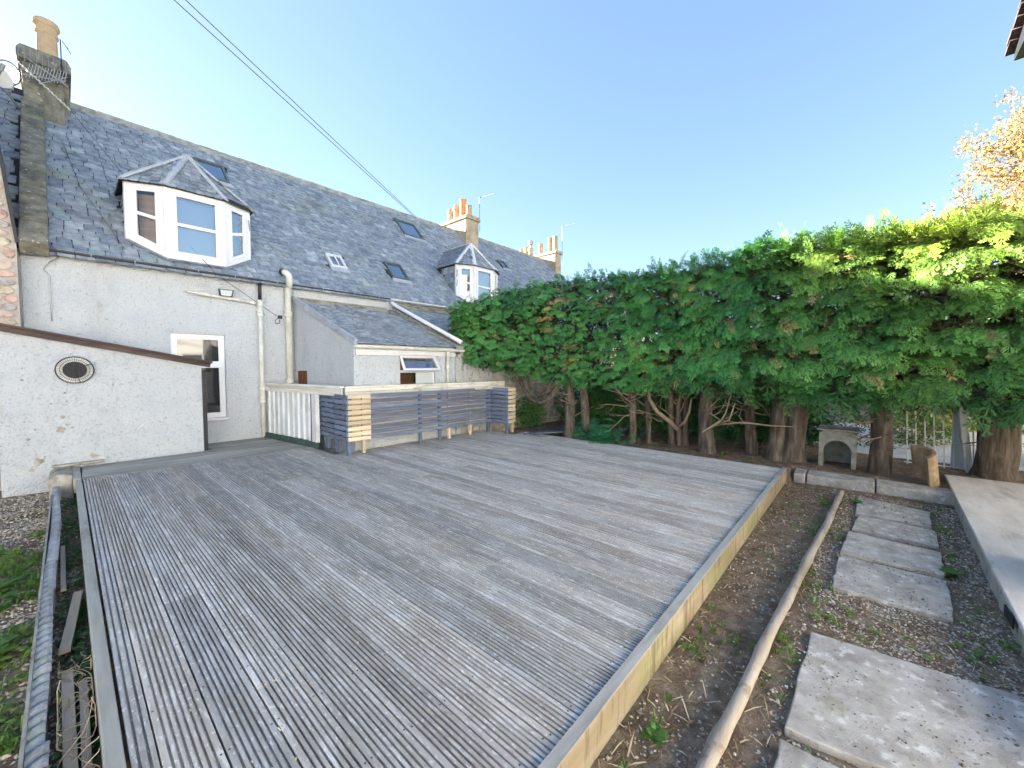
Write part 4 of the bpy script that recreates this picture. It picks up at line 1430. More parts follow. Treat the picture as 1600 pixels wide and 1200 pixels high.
for t_, mt in ((.36, 'blue_slat'), (.52, 'blue_slat'), (.60, 'pine'), (.985, 'blue_slat'), (.80, 'pine')):
    p = lerp(P2, P3, t_)
    post((p.x, p.y + .05), .99, mt)
post((6.48, 5.90), .99, 'blue_slat')
post((6.70, 5.95), .99, 'pine')

# ================================================================ hedge of cypress trees
hr = random.Random(11)
nr = np.random.default_rng(5)
def frond_template(seed, dense=9):
    """flat drooping spray: rachis along +x (length 1), blades in the xy plane, triangles"""
    rr = random.Random(seed)
    T = []
    def blade(px, py, ang, ln, w):
        dx, dy = math.cos(ang), math.sin(ang)
        nx_, ny_ = -dy, dx
        a = (px, py)
        m1 = (px + dx * ln * .5 + nx_ * w, py + dy * ln * .5 + ny_ * w)
        m2 = (px + dx * ln * .5 - nx_ * w, py + dy * ln * .5 - ny_ * w)
        e = (px + dx * ln, py + dy * ln)
        T.append((a, m2, m1))
        T.append((m1, m2, e))
    for k in range(dense):
        t = .06 + .9 * k / dense + rr.uniform(-.02, .02)
        L_ = (.42 * (1 - t) ** .65 * min(1, .45 + t * 2.2) + .05) * rr.uniform(.8, 1.15)
        for s in (-1, 1):
            a = s * R(rr.uniform(38, 55)) * (1 - .35 * t)
            blade(t, 0, a, L_, .026)
            for q in (.55,):
                for s2 in (-1, 1):
                    l2 = L_ * .42 * (1.15 - q)
                    if l2 > .03:
                        blade(t + math.cos(a) * L_ * q, math.sin(a) * L_ * q, a + s2 * R(40), l2 + .03, .014)
    blade(.0, 0, 0, 1.0, .018)
    P = np.array(T, dtype=np.float64)
    z = -.22 * P[..., 0] ** 2 - .35 * P[..., 1] ** 2 + .02 * np.sin(P[..., 0] * 17 + seed) + np.array([[rr.uniform(-.012, .012)] for _ in range(len(T))])
    return np.concatenate([P, z[..., None]], axis=-1)
TPL = [frond_template(s, 8) for s in range(8)]
def sprig_template(seed):
    rr = random.Random(seed)
    T = []
    for k in range(6):
        t = .10 + .8 * k / 6
        for sg in (-1, 1):
            a = sg * R(rr.uniform(35, 58))
            ln = (.40 * (1 - t) + .12) * rr.uniform(.75, 1.2)
            dx, dy = math.cos(a), math.sin(a)
            w = .055
            T.append(((t, 0), (t + dx * ln * .5 + dy * w, dy * ln * .5 - dx * w), (t + dx * ln, dy * ln)))
            T.append(((t, 0), (t + dx * ln, dy * ln), (t + dx * ln * .5 - dy * w, dy * ln * .5 + dx * w)))
    T.append(((0, -.02), (1.0, 0), (0, .02)))
    P = np.array(T, dtype=np.float64)
    z = -.25 * P[..., 0] ** 2 - .5 * P[..., 1] ** 2 + np.array([[rr.uniform(-.03, .03)] for _ in range(len(T))])
    return np.concatenate([P, z[..., None]], axis=-1)
TPL_S = [sprig_template(s + 50) for s in range(6)]
TPL_LO = [frond_template(s + 20, 4) for s in range(3)]
def fronds_to_mesh(name, items, mat, tpls):
    """items: (pos, dir, normal, length, tint rgb)"""
    V, C = [], []
    for (p, d, n, ln, tint) in items:
        d = np.array(d) / np.linalg.norm(d)
        n = np.array(n) - d * np.dot(n, d)
        n /= np.linalg.norm(n) + 1e-9
        s = np.cross(n, d)
        T = (TPL_S if (ln < .17 and tpls is TPL) else tpls)[hr.randrange(6 if tpls is TPL else len(tpls))]
        q = (T[..., :1] * d + T[..., 1:2] * s + T[..., 2:3] * n) * ln + np.array(p)
        V.append(q.reshape(-1, 3))
        # tips brightened, bases darkened: contrast that flat shade lacks, put in the tint
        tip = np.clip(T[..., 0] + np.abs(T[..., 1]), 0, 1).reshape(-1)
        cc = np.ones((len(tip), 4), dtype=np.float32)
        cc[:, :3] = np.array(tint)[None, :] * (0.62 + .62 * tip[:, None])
        C.append(cc)
    V = np.concatenate(V).astype(np.float32)
    C = np.concatenate(C)
    nv = len(V)
    me = bpy.data.meshes.new(name)
    me.vertices.add(nv)
    me.vertices.foreach_set('co', V.ravel())
    me.loops.add(nv)
    me.loops.foreach_set('vertex_index', np.arange(nv, dtype=np.int32))
    me.polygons.add(nv // 3)
    me.polygons.foreach_set('loop_start', np.arange(0, nv, 3, dtype=np.int32))
    me.polygons.foreach_set('loop_total', np.full(nv // 3, 3, dtype=np.int32))
    me.update(calc_edges=True)
    at = me.color_attributes.new('tint', 'FLOAT_COLOR', 'POINT')
    at.data.foreach_set('color', C.ravel())
    me.materials.append(mat)
    return me

# plan outline of the hedge (front edge, round the left end, back edge)
OUT = [(6.95, -4.2), (6.93, -2.0), (6.97, 0.0), (7.0, 1.5), (6.98, 3.0), (6.98, 4.1), (6.78, 4.9), (6.45, 5.6), (6.05, 6.25), (5.78, 6.8), (5.85, 7.25), (6.3, 7.5), (7.2, 7.5), (8.2, 7.2), (8.75, 6.3), (8.85, 4.5), (8.85, 0), (8.9, -4.2)]
def ztop(y):
    return 3.36 + .05 * math.sin(y * 1.7) - (max(0, y - 4.6) / 2.6) ** 2 * .42
def zbot(y):
    a = [(-4.2, .95), (-1.3, .95), (-.3, .97), (.4, .98), (1.3, 1.03), (2.1, 1.06), (3.2, 1.02), (4.4, 1.02), (5.2, 1.18), (6.2, 1.45), (7.5, 1.75)]
    for (p, q) in zip(a[:-1], a[1:]):
        if p[0] <= y <= q[0]:
            return p[1] + (q[1] - p[1]) * (y - p[0]) / (q[0] - p[0])
    return 1.0
trees = [  # x, y, base radius, lean (dx, dy at 1.4 m), stems
    (7.10, 4.55, .13, (.30, .25), 2), (7.48, 3.44, .085, (.05, .02), 1), (7.70, 3.20, .062, (.0, .05), 1), (7.82, 2.70, .075, (.1, .05), 3),
    (7.52, 2.06, .145, (.05, .05), 1), (7.98, 1.44, .105, (.02, .12), 1), (7.76, .86, .19, (.0, -.02), 2), (7.66, -.20, .14, (.03, .02), 1), (8.46, -1.38, .23, (.02, .0), 1), (8.3, -2.7, .2, (0, 0), 1)]
tree_names = ['twin stemmed cypress at the end of the hedge nearest the slatted fence', 'slim straight cypress trunk beside the low fern-like spray',
              'thinnest cypress trunk of the hedge, with bare soil around it', 'cypress with three thin stems and a crooked pale bough',
              'stout red-brown cypress trunk with bare twigs on both sides', 'cypress trunk rising behind the bright green weed tuft',
              'thick fluted cypress trunk beside the arched concrete block', 'cypress trunk between arched concrete block and railings',
              'broadest cypress trunk next to the leaning white post', 'cypress trunk beyond the patio']
def nearest(y):
    return min(range(len(trees)), key=lambda i: abs(trees[i][1] - y + (0 if i else -.35)))
items = [[] for _ in trees]
inner = [[] for _ in trees]
seg = []
for a, c in zip(OUT[:-1], OUT[1:]):
    seg.append((Vector((a[0], a[1], 0)), Vector((c[0], c[1], 0))))
def lump(p):
    return noise.noise(p * 1.5) * .09 + noise.noise(p * 3.7 + Vector((5, 1, 2))) * .07
def col_tint(y, z, p):
    k = hr.uniform(.72, 1.22) * (1 + .25 * noise.noise(p * .9 + Vector((3, 7, 1))))
    if noise.noise(p * 1.5 + Vector((9, 2, 4))) > .50 and hr.random() < .30 and 1.4 < z < 3.2:
        return (k * 4.2, k * 1.05, k * 1.6)       # dead brown sprays
    sun_yel = max(0, min(1, (1.6 - y) / 2.2)) * max(.25, min(1, (z - 1.6) / 1.3))  # paints sunlit yellow into sprays high on the right end
    return (k * (1 + 1.5 * sun_yel), k * (1 + .12 * sun_yel), k * (1.05 - .45 * sun_yel))
for (a, c) in seg:
    L_ = (c - a).length
    e = (c - a).normalized()
    nrm_ = Vector((-e.y, e.x, 0))
    front = nrm_.x < .2
    mid_y = (a.y + c.y) / 2
    dens = 22 if mid_y < -2.2 else ((46 if front else 14) if mid_y < 2.2 else ((75 if front else 14) if mid_y < 3.5 else (130 if front else 14)))
    cnt = int(L_ * 2.25 * dens)
    for _ in range(cnt):
        p = a + (c - a) * hr.random()
        zb, zt = zbot(p.y), ztop(p.y)
        h = hr.random()
        z = zb + (zt - zb) * h
        inset = 0
        if h > .78:
            inset = .42 * ((h - .78) / .22) ** 2
        if h < .12:
            inset = .08 * (1 - h / .12)
        big = max(.42, min(1.0, 1.0 - (p.y - 1.0) * .19)) * hr.uniform(.8, 1.1)
        p3 = Vector((p.x, p.y, z))
        p3 += nrm_ * (lump(p3) - hr.random() ** 1.6 * .38 * (1 if p.y < 3 else .6) - inset)
        # one bough: a flat drooping tier of sprays
        up = 1.0 * max(0, h - .84) / .16
        d0 = (nrm_ * hr.uniform(.4, .85) + e * hr.uniform(-.75, .75) + Vector((0, 0, hr.uniform(-.85, -.10) + up))).normalized()
        n0 = (nrm_ * hr.uniform(.3, .9) + Vector((0, 0, 1)) + e * hr.uniform(-.4, .4))
        n0 = (n0 - d0 * n0.dot(d0)).normalized()
        s0 = n0.cross(d0)
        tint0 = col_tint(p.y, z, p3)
        for q in range(6):
            f = (q + .5) / 6 * 2 - 1
            ln = .34 * big * hr.uniform(.7, 1.15) * (1 - .25 * abs(f))
            d_ = (d0 + s0 * f * .75 + Vector((hr.gauss(0, .12), hr.gauss(0, .12), hr.gauss(-.05, .12)))).normalized()
            n_ = n0 + Vector((hr.gauss(0, .22), hr.gauss(0, .22), hr.gauss(0, .15)))
            o_ = p3 + s0 * f * .20 * big - d0 * (.12 + .14 * abs(f) + hr.uniform(0, .10)) * big - n0 * .05 * abs(f)
            k = hr.uniform(.85, 1.15)
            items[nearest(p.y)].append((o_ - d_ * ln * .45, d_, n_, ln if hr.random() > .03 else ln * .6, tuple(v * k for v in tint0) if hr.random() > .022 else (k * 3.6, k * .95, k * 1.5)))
    # dead brown interior sprays, tinted dark so the hollows look shaded
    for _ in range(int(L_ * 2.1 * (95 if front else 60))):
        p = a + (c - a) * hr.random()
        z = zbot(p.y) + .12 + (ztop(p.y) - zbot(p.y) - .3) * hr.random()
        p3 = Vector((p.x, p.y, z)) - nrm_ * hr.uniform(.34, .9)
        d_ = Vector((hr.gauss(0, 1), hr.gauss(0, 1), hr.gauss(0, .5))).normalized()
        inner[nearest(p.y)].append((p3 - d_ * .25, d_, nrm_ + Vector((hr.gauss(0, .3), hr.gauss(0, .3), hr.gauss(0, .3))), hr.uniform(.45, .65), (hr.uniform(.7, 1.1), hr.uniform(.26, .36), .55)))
# top and underside
def inside(x, y):
    r_ = False
    j = len(OUT) - 1
    for i in range(len(OUT)):
        xi, yi = OUT[i]
        xj, yj = OUT[j]
        if (yi > y) != (yj > y) and x < (xj - xi) * (y - yi) / (yj - yi) + xi:
            r_ = not r_
        j = i
    return r_
for _ in range(7200):
    x, y = hr.uniform(5.7, 8.9), hr.uniform(-4.2, 7.5)
    if not inside(x, y):
        continue
    topside = hr.random() < .78
    sz_ = .32 if y < 1.5 else (.25 if y < 3 else .16)
    if topside:
        z = ztop(y) + lump(Vector((x, y, 3.4))) * .7 - hr.random() ** 2 * .15 - .05
        d_ = Vector((hr.gauss(-.25, .5), hr.gauss(0, .5), hr.uniform(.25, .9))).normalized()
        n_ = Vector((hr.gauss(0, .5), hr.gauss(0, .5), .8))
        if hr.random() < .035:
            d_ = Vector((hr.gauss(-.2, .3), hr.gauss(.2, .3), 1)).normalized()
            z += .06
            sz_ *= 1.25
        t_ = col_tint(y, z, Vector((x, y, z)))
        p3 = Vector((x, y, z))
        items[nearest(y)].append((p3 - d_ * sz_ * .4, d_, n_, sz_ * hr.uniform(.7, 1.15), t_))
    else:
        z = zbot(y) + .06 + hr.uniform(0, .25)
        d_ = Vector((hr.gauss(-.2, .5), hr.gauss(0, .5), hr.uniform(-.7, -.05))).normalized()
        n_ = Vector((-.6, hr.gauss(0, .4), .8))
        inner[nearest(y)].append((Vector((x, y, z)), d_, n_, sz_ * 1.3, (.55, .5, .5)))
for _ in range(1500):  # dark sprays added so the space behind the trunks looks shaded
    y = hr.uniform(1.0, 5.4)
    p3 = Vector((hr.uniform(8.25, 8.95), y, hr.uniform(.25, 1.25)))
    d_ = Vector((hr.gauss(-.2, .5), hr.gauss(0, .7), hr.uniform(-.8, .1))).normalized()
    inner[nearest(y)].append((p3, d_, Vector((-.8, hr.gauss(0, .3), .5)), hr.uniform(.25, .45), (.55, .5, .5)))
def limb(b, pts, r0, r1, n=8, tint=1.0, wob=.12):
    k = len(pts)
    b.tube(pts, [r0 + (r1 - r0) * i / (k - 1) for i in range(k)], n, True, tint, wob)
for i, (x, y, r, lean, st) in enumerate(trees):
    t = thing('cypress_tree', tree_names[i], 'tree', (x, y, -.04), 'cypress trees of the hedge')
    for s in range(st):
        ox, oy = (0, 0) if st == 1 else ((.0, -.16) if s else (0, .06)) if st == 2 else ((0, .09), (.02, -.05), (.06, -.16))[s]
        if i == 0:
            ox, oy = ((.0, .10), (.12, -.20))[s]
        if i == 6:
            ox, oy = ((0, -.04), (-.03, .19))[s]
        rs = r * (1.0 if s == 0 else .8)
        b = MB()
        zs = [-.12, -.02, .10, .35, .7, 1.1, 1.5, 2.2, 3.0]
        fl_ = [1.22, 1.12, 1.0, .94, .90, .86, .80, .55, .2]
        pts = [(x + ox + lean[0] * max(0, z) / 1.4 + .015 * math.sin(z * 5 + i), y + oy + lean[1] * max(0, z) / 1.4 + .015 * math.cos(z * 4 + i + s), z) for z in zs]
        b.tube(pts, [rs * .9 * f for f in fl_], 14, True, rnd.uniform(.8, 1.2), .22)
        b.build('trunk', M['bark'], t, smooth=True)
    b = MB()
    for k in range(24):
        z = hr.uniform(.4, 1.5) if k < 14 else hr.uniform(1.2, 2.9)
        a = hr.uniform(0, 2 * math.pi)
        if y < -3:
            continue
        ln = hr.uniform(.35, .75) if z < 1.3 else hr.uniform(.4, .8)
        p0 = Vector((x + lean[0] * z / 1.4, y + lean[1] * z / 1.4, z))
        dd = Vector((math.cos(a), math.sin(a), hr.uniform(-.25, .5)))
        P = [p0]
        for q in range(4):
            dd = (dd + Vector((hr.gauss(0, .25), hr.gauss(0, .25), hr.gauss(.08, .2)))).normalized()
            P.append(P[-1] + dd * ln / 4)
        limb(b, P, hr.uniform(.008, .017), .003, 5, 1, 0)
        for q in (2, 3):
            d2 = (dd + Vector((hr.gauss(0, .8), hr.gauss(0, .8), hr.gauss(0, .5)))).normalized()
            limb(b, [P[q], P[q] + d2 * ln * .25, P[q] + d2 * ln * .4 + Vector((0, 0, .03))], .005, .002, 4, 1, 0)
    if b.v:
        stuff(b.build('dead_twigs', M['twig'], t, smooth=True))
    if items[i]:
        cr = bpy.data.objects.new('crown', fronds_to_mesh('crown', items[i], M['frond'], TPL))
        col.objects.link(cr)
        put(cr, t)
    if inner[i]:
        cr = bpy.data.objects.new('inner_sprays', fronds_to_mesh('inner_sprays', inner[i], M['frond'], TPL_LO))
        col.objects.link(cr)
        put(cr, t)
    if i == 3:
        b = MB()
        limb(b, [(7.80, 2.66, .28), (7.72, 2.78, .42), (7.58, 2.98, .62), (7.50, 3.10, .85), (7.44, 3.14, 1.12), (7.40, 3.2, 1.35)], .045, .03, 8)
        limb(b, [(7.78, 2.64, .34), (7.70, 2.50, .46), (7.62, 2.40, .66), (7.60, 2.36, .9)], .03, .016, 8)
        b.build('bough', M['twig'], t, smooth=True)
    if i == 4:
        b = MB()
        for P in ([(7.46, 2.0, .42), (7.3, 1.82, .52), (7.22, 1.70, .72), (7.25, 1.62, 1.1)], [(7.3, 1.82, .52), (7.2, 1.64, .62), (7.15, 1.55, .9)], [(7.3, 1.82, .52), (7.35, 1.45, .58), (7.45, 1.1, .55), (7.5, .8, .56)], [(7.26, 1.77, .6), (7.1, 1.9, .48), (7.0, 2.0, .40)]):
            limb(b, P, .022, .008, 6)
        b.build('bough', M['twig'], t, smooth=True)
    if i == 0:
        b = MB()
        limb(b, [(7.0, 4.85, 1.15), (6.98, 5.1, .80), (7.0, 5.35, .68), (7.05, 5.65, .74), (7.1, 5.95, .98), (7.1, 6.1, 1.3)], .05, .035, 8)
        limb(b, [(7.05, 4.9, 1.2), (7.05, 5.2, .92), (7.1, 5.5, .84), (7.15, 5.8, 1.02), (7.2, 5.95, 1.3)], .04, .03, 8)
        b.build('bough', M['bark'], t, smooth=True)

# low spray of foliage at the foot of the first trees
its = []
for k in range(150):
    a = hr.uniform(0, 2 * math.pi)
    p = Vector((7.12 + hr.gauss(0, .13), 3.98 + hr.gauss(0, .26), abs(hr.gauss(0, .16))))
    d_ = Vector((math.cos(a) * .8 - .3, math.sin(a), hr.uniform(-.25, .6))).normalized()
    its.append((p, d_, Vector((-.3, 0, 1)), hr.uniform(.18, .34), (hr.uniform(.5, .8), hr.uniform(.75, 1.0), 1.5)))
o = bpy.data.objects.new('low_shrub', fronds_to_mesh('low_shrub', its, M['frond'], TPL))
col.objects.link(o)
tag(o, 'blue-green ferny shrub low on the ground at the twin stemmed trunk', 'shrub')

# ================================================================ things under and beyond the hedge
def leaf_mass(name, mat, centre, rad, n, size, seed, tint=(.7, 1.25), squash=1.0, hollow=.5):
    rr = random.Random(seed)
    b = MB()
    for _ in range(n):
        v = Vector((rr.gauss(0, 1), rr.gauss(0, 1), rr.gauss(0, 1))).normalized() * (hollow + (1 - hollow) * rr.random() ** .6)
        v *= 1 + .35 * noise.noise(v * 2.2 + Vector((seed, 0, 0)))
        p = Vector(centre) + Vector((v.x * rad[0], v.y * rad[1], v.z * rad[2]))
        d_ = (v + Vector((rr.gauss(0, .6), rr.gauss(0, .6), rr.gauss(0, .6)))).normalized()
        s = d_.cross(Vector((rr.gauss(0, 1), rr.gauss(0, 1), rr.gauss(0, 1)))).normalized()
        L_ = size * rr.uniform(.6, 1.3)
        t_ = rr.uniform(*tint)
        b.add([p, p + d_ * L_ * .5 + s * L_ * .28, p + d_ * L_, p + d_ * L_ * .5 - s * L_ * .28], [(0, 1, 2, 3)], (t_, t_ * rr.uniform(.9, 1.05), t_))
    return b
# kennel-like cast block with arched opening
kb = thing('arched_concrete_block', 'grey cast concrete box with a dark arched opening under the hedge', 'block', (7.95, .28, -.04))
b = MB()
ya, yb_, za, zb_ = .06, .50, -.045, .52
ar = [(.115, -.045), (.115, .25), (.17, .34), (.225, .37), (.335, .37), (.39, .34), (.445, .25), (.445, -.045)]
outl = [(ya, za), (ya, zb_ - .05), (ya + .05, zb_), (yb_ - .05, zb_), (yb_, zb_ - .05), (yb_, za)]
ring_o = [(ya, za), (ya, .25), (ya, zb_ - .05), (ya + .05, zb_), (yb_ - .05, zb_), (yb_, zb_ - .05), (yb_, .25), (yb_, za)]
vs = []
for xx in (7.70, 8.22):
    vs += [(xx, y_, z_) for y_, z_ in ring_o] + [(xx, y_, z_) for y_, z_ in ar]
fs = []
for k in range(7):
    fs += [(k, 8 + k, 9 + k, k + 1), (16 + k, 17 + k, 25 + k, 24 + k), (k, k + 1, 17 + k, 16 + k), (8 + k, 24 + k, 25 + k, 9 + k)]
fs += [(0, 16, 24, 8), (7, 15, 31, 23)]
b.add(vs, fs)
b.build('shell', M['concrete'], kb)
b = MB()
b.box((8.16, .116, -.04), (8.21, .444, .36))
b.build('back_panel', M['concrete'], kb)
b = MB()
b.box((7.66, .03, .522), (8.24, .53, .545))
b.build('lid', M['cement'], kb, bevel=.006)
# tilted curved stone
b = MB()
prof = [(math.cos(a) * .17, math.sin(a) * .14) for a in [math.pi * k / 8 for k in range(9)]] + [(math.cos(a) * .125, math.sin(a) * .10) for a in [math.pi * (8 - k) / 8 for k in range(9)]]
b.prism([(p[0], 0, p[1]) for p in prof], (0, .40, 0))
o = b.build('ridge_tile', M['sandstone'], None, bevel=.008)
o.matrix_basis = Matrix.Translation((7.50, -.60, -.03)) @ Matrix.Rotation(R(20), 4, 'Z') @ Matrix.Rotation(R(-14), 4, 'Y') @ Matrix.Rotation(R(78), 4, 'X') @ Matrix.Diagonal((1.2, 1.1, 1.15, 1))
tag(o, 'brown hollow clay tile standing tilted at the patio corner', 'tile')
# kerb stones between deck corner and patio
kerbs = [(.74, .60), (.59, -.14), (-.15, -.90)]
for k, (y0, y1) in enumerate(kerbs):
    b = MB()
    off = .04 * k
    b.prism([(6.985 + off, y1, -.23), (7.30 + off, y1, -.23), (7.30 + off, y1, -.035 - .006 * k), (6.99 + off, y1, -.05 - .008 * k)], (0, y0 - y1 - .008, 0))
    tag(b.build('kerb_stone', M['slab'], bevel=.012), ['short grey kerb stone butting against the deck corner', 'long grey kerb stone in front of the arched concrete block', 'grey kerb stone beneath the tilted clay tile'][k], 'kerb')
# railing gate
gate = thing('railing_gate', 'leaning railing of thin chalky vertical bars beyond the hedge', 'gate', (8.75, -.7, -.05))
def gp(s, h):
    """s along the panel, h up it; the whole panel has sagged sideways"""
    return Vector((8.72 + .05 * h, -.26 - s - .20 * h * -1 * -1 + .22 * 0, -.04 + h)) + Vector((0, .24 * h * 1, 0))
for k in range(9):
    b = MB()
    b.tube([gp(.28 + k * .098, .0), gp(.28 + k * .098, 1.25)], .0095, 6)
    b.build('bar', M['gate_paint'], gate)
for h in (.04, 1.22):
    b = MB()
    b.bar(gp(.24, h), gp(1.12, h), .03, .012)
    b.build('rail', M['gate_paint'], gate)
b = MB()
b.box((8.76, -1.13, -.06), (8.81, -1.0, 1.5))
tag(b.build('blue_board', M['blue_board'], bevel=.004), 'pale blue upright board at the end of the railing', 'board')
b = MB()
b.bar((8.56, -1.165, -.04), (8.56, -1.005, 1.4), .035, .075, (0, 1, 0))
tag(b.build('leaning_post', M['gate_paint'], bevel=.004), 'white flat post leaning beside the broadest trunk', 'post')
b = MB()
b.tube([(9.6, -1.15, -.02), (9.6, -1.15, .24), (9.6, -1.45, .24), (9.6, -1.45, -.02)], .025, 6)
b.tube([(9.6, -1.15, .24), (9.9, -1.15, .2)], .02, 6)
tag(b.build('metal_frame', M['gate_paint']), 'small white metal frame on the gravel behind the railing', 'frame')
def bush(name, label, mat, c, rad, n, size, seed, stem=True):
    t = thing(name, label, 'shrub', (c[0], c[1], -.05))
    leaf_mass('foliage', mat, c, rad, n, size, seed).build('foliage', mat, t)
    b = MB()
    for k in range(5):
        a = k * 1.3 + seed
        b.tube([(c[0] + .03 * k, c[1], -.1), (c[0] + .3 * rad[0] * math.cos(a), c[1] + .3 * rad[1] * math.sin(a), c[2] * .6), (c[0] + .7 * rad[0] * math.cos(a), c[1] + .7 * rad[1] * math.sin(a), c[2] + .4 * rad[2])], [.03, .02, .006], 5)
    b.build('stem', M['twig'], t)
bush('sun_yellow_shrub', 'leafy shrub coloured sunlit yellow, seen through the leaning railing', M['golden'], (12.6, -1.05, 1.0), (.8, .95, 1.15), 3200, .10, 3)
bush('rounded_shrub', 'low rounded green shrub in front of the sun-yellow shrub', M['leaf'], (11.2, -.75, .22), (.35, .62, .36), 1400, .06, 5)
bush('grey_shrub', 'grey-green low shrub behind the arched concrete block', M['ivy'], (10.3, .25, .2), (.4, .9, .38), 1500, .06, 6)
bush('dark_evergreen', 'dark green evergreen filling the gap beyond the broadest trunk', M['frond'], (10.2, -2.9, 1.0), (.7, 1.0, 1.3), 3200, .12, 8)
bush('backdrop_shrub', 'leafy shrub added as dark backdrop behind the middle trunks', M['ivy'], (9.5, 2.3, .45), (.45, 1.3, .95), 5200, .09, 12)  # these leafy shrubs are added to darken the gaps behind the trunks
bush('backdrop_shrub', 'leafy shrub added as dark backdrop behind the slim hedge trunks', M['ivy'], (9.4, 4.4, .5), (.45, 1.3, 1.0), 5200, .09, 14)
bush('backdrop_shrub', 'leafy shrub added as dark backdrop behind the stout trunk and the fluted one', M['ivy'], (9.7, 1.15, .4), (.4, .75, .62), 3000, .09, 16)
bush('backdrop_shrub', 'leafy shrub added as dark backdrop between twin stemmed cypress and the rubble wall', M['ivy'], (9.2, 5.6, .5), (.5, .8, .9), 3000, .09, 18)
# low garden wall on the far side of the yard
gw = thing('garden_wall', 'low grey rubble wall across the pale yard behind the hedge', 'wall', (15, 1.5, -.15))
b = MB()
b.prism([(14.2, -6, -.2), (14.6, -6, -.2), (14.6, -6, .55), (14.2, -6, .55)], (0, 11.5, 0))
b.build('core', M['mortar'], gw)
rr = random.Random(8)
for row in range(3):
    y = -3.5
    while y < 4.6:
        w = rr.uniform(.25, .5)
        inst('stone', rr.choice(grub), gw, Matrix.Translation((14.19, y + w / 2, -.05 + row * .22)) @ Matrix.Rotation(-math.pi / 2, 4, 'Z') @ Matrix.Diagonal((w * 1.0, .1, .22, 1)))
        y += w
fh = thing('boundary_hedge', 'tall dark hedge closing the far side of the pale yard', 'hedge', (16.2, 0, -.2))
for k in range(9):
    yy = -7.5 + k * 1.75
    leaf_mass('clump', M['ivy'], (16.3 + .3 * math.sin(k * 2), yy, 1.35), (.9, 1.25, 1.7 + .3 * math.sin(k * 1.7)), 1500, .17, 60 + k, (.6, 1.2), hollow=.35).build('clump', M['ivy'], fh)
# boundary rubble wall with ivy to the right of the slatted fence
bw = thing('boundary_wall', 'grey rubble wall with ivy between slatted fence and twin stemmed cypress', 'wall', (8, 6.5, -.1))
b = MB()
b.box((6.86, 6.46, -.2), (9.6, 6.74, 1.5))
b.build('core', M['mortar'], bw)
z = -.08
while z < 1.4:
    h = rr.uniform(.13, .2)
    x = 6.88
    while x < 9.4:
        w = rr.uniform(.18, .36)
        inst('stone', rr.choice(grub), bw, Matrix.Translation((x + w / 2, 6.457, z + h / 2)) @ Matrix.Diagonal((w * 1.02, .06, h * 1.04, 1)))
        x += w
    z += h
iv = thing('ivy', 'green ivy growing up the rubble wall behind the fence end', 'ivy', (7.6, 6.3, 0))
leaf_mass('leaves', M['ivy'], (7.75, 6.28, .32), (.62, .16, .42), 1500, .075, 31, (.8, 1.9), hollow=.1).build('leaves', M['ivy'], iv)
b = MB()
for k in range(6):
    b.tube([(7.3 + k * .17, 6.37, -.1), (7.25 + k * .19, 6.38, .3), (7.35 + k * .16, 6.39, .75)], [.012, .009, .004], 5)
b.build('stem', M['twig'], iv)
# dark folded boards on the ground at the fence end
for k in range(3):
    b = MB()
    b.bar((6.62 + .02 * k, 5.52 - .14 * k, .018 + .026 * k), (7.35 + .03 * k, 5.12 - .15 * k, .016 + .026 * k), .15, .02)
    tag(b.build('loose_plank', M['blue_slat'], bevel=.003), ['bottom', 'middle', 'topmost'][k] + ' dark blue-grey plank of the pile beyond the fence end', 'plank', 'loose planks beyond the fence')
# autumn tree beyond the hedge
at_ = thing('autumn_tree', 'orange and yellow autumn tree rising above the hedge', 'tree', (12.4, -2.7, -.1))
b = MB()
limb(b, [(12.4, -2.7, -.2), (12.42, -2.68, 1.2), (12.38, -2.6, 2.6), (12.35, -2.55, 4.0), (12.3, -2.5, 5.2), (12.3, -2.45, 6.2)], .14, .02, 9)
b.build('trunk', M['bark'], at_, smooth=True)
b = MB()
leaves = MB()
ar_ = random.Random(17)
for k in range(95):
    z0 = ar_.uniform(2.2, 5.7)
    a = ar_.uniform(0, 2 * math.pi)
    p = Vector((12.37, -2.62 + (z0 - 2.4) * .04, z0))
    dd = Vector((math.cos(a), math.sin(a), ar_.uniform(.25, .8))).normalized()
    ln = ar_.uniform(.9, 2.4) * (1.15 - (z0 - 2.2) / 6)
    P = [p]
    for q in range(6):
        dd = (dd + Vector((ar_.gauss(0, .16), ar_.gauss(0, .16), ar_.gauss(.03, .12)))).normalized()
        P.append(P[-1] + dd * ln / 6)
    limb(b, P, .022, .004, 5, 1, 0)
    tips = list(P[1:])
    for q in range(1, 7):
        for _ in range(2):
            d2 = (dd + Vector((ar_.gauss(0, .7), ar_.gauss(0, .7), ar_.gauss(.1, .5)))).normalized()
            e2 = P[q] + d2 * ar_.uniform(.15, .38)
            limb(b, [P[q], lerp(P[q], e2, .5) + Vector((0, 0, .02)), e2], .006, .002, 4, 1, 0)
            tips += [lerp(P[q], e2, .5), e2]
    for tp_ in tips:
        for _ in range(15):
            c = tp_ + Vector((ar_.gauss(0, .075), ar_.gauss(0, .075), ar_.gauss(0, .07)))
            d_ = Vector((ar_.gauss(0, 1), ar_.gauss(0, 1), ar_.gauss(-.2, 1))).normalized()
            s = d_.cross(Vector((ar_.gauss(0, 1), ar_.gauss(0, 1), ar_.gauss(0, 1)))).normalized()
            L_ = ar_.uniform(.035, .07)
            t_ = ar_.uniform(.6, 1.2)
            leaves.add([c, c + d_ * L_ * .5 + s * L_ * .3, c + d_ * L_, c + d_ * L_ * .5 - s * L_ * .3], [(0, 1, 2, 3)], (t_, t_ * ar_.uniform(.8, 1.25), t_))
b.build('branch', M['twig'], at_, smooth=True)
leaves.build('crown', M['autumn'], at_)

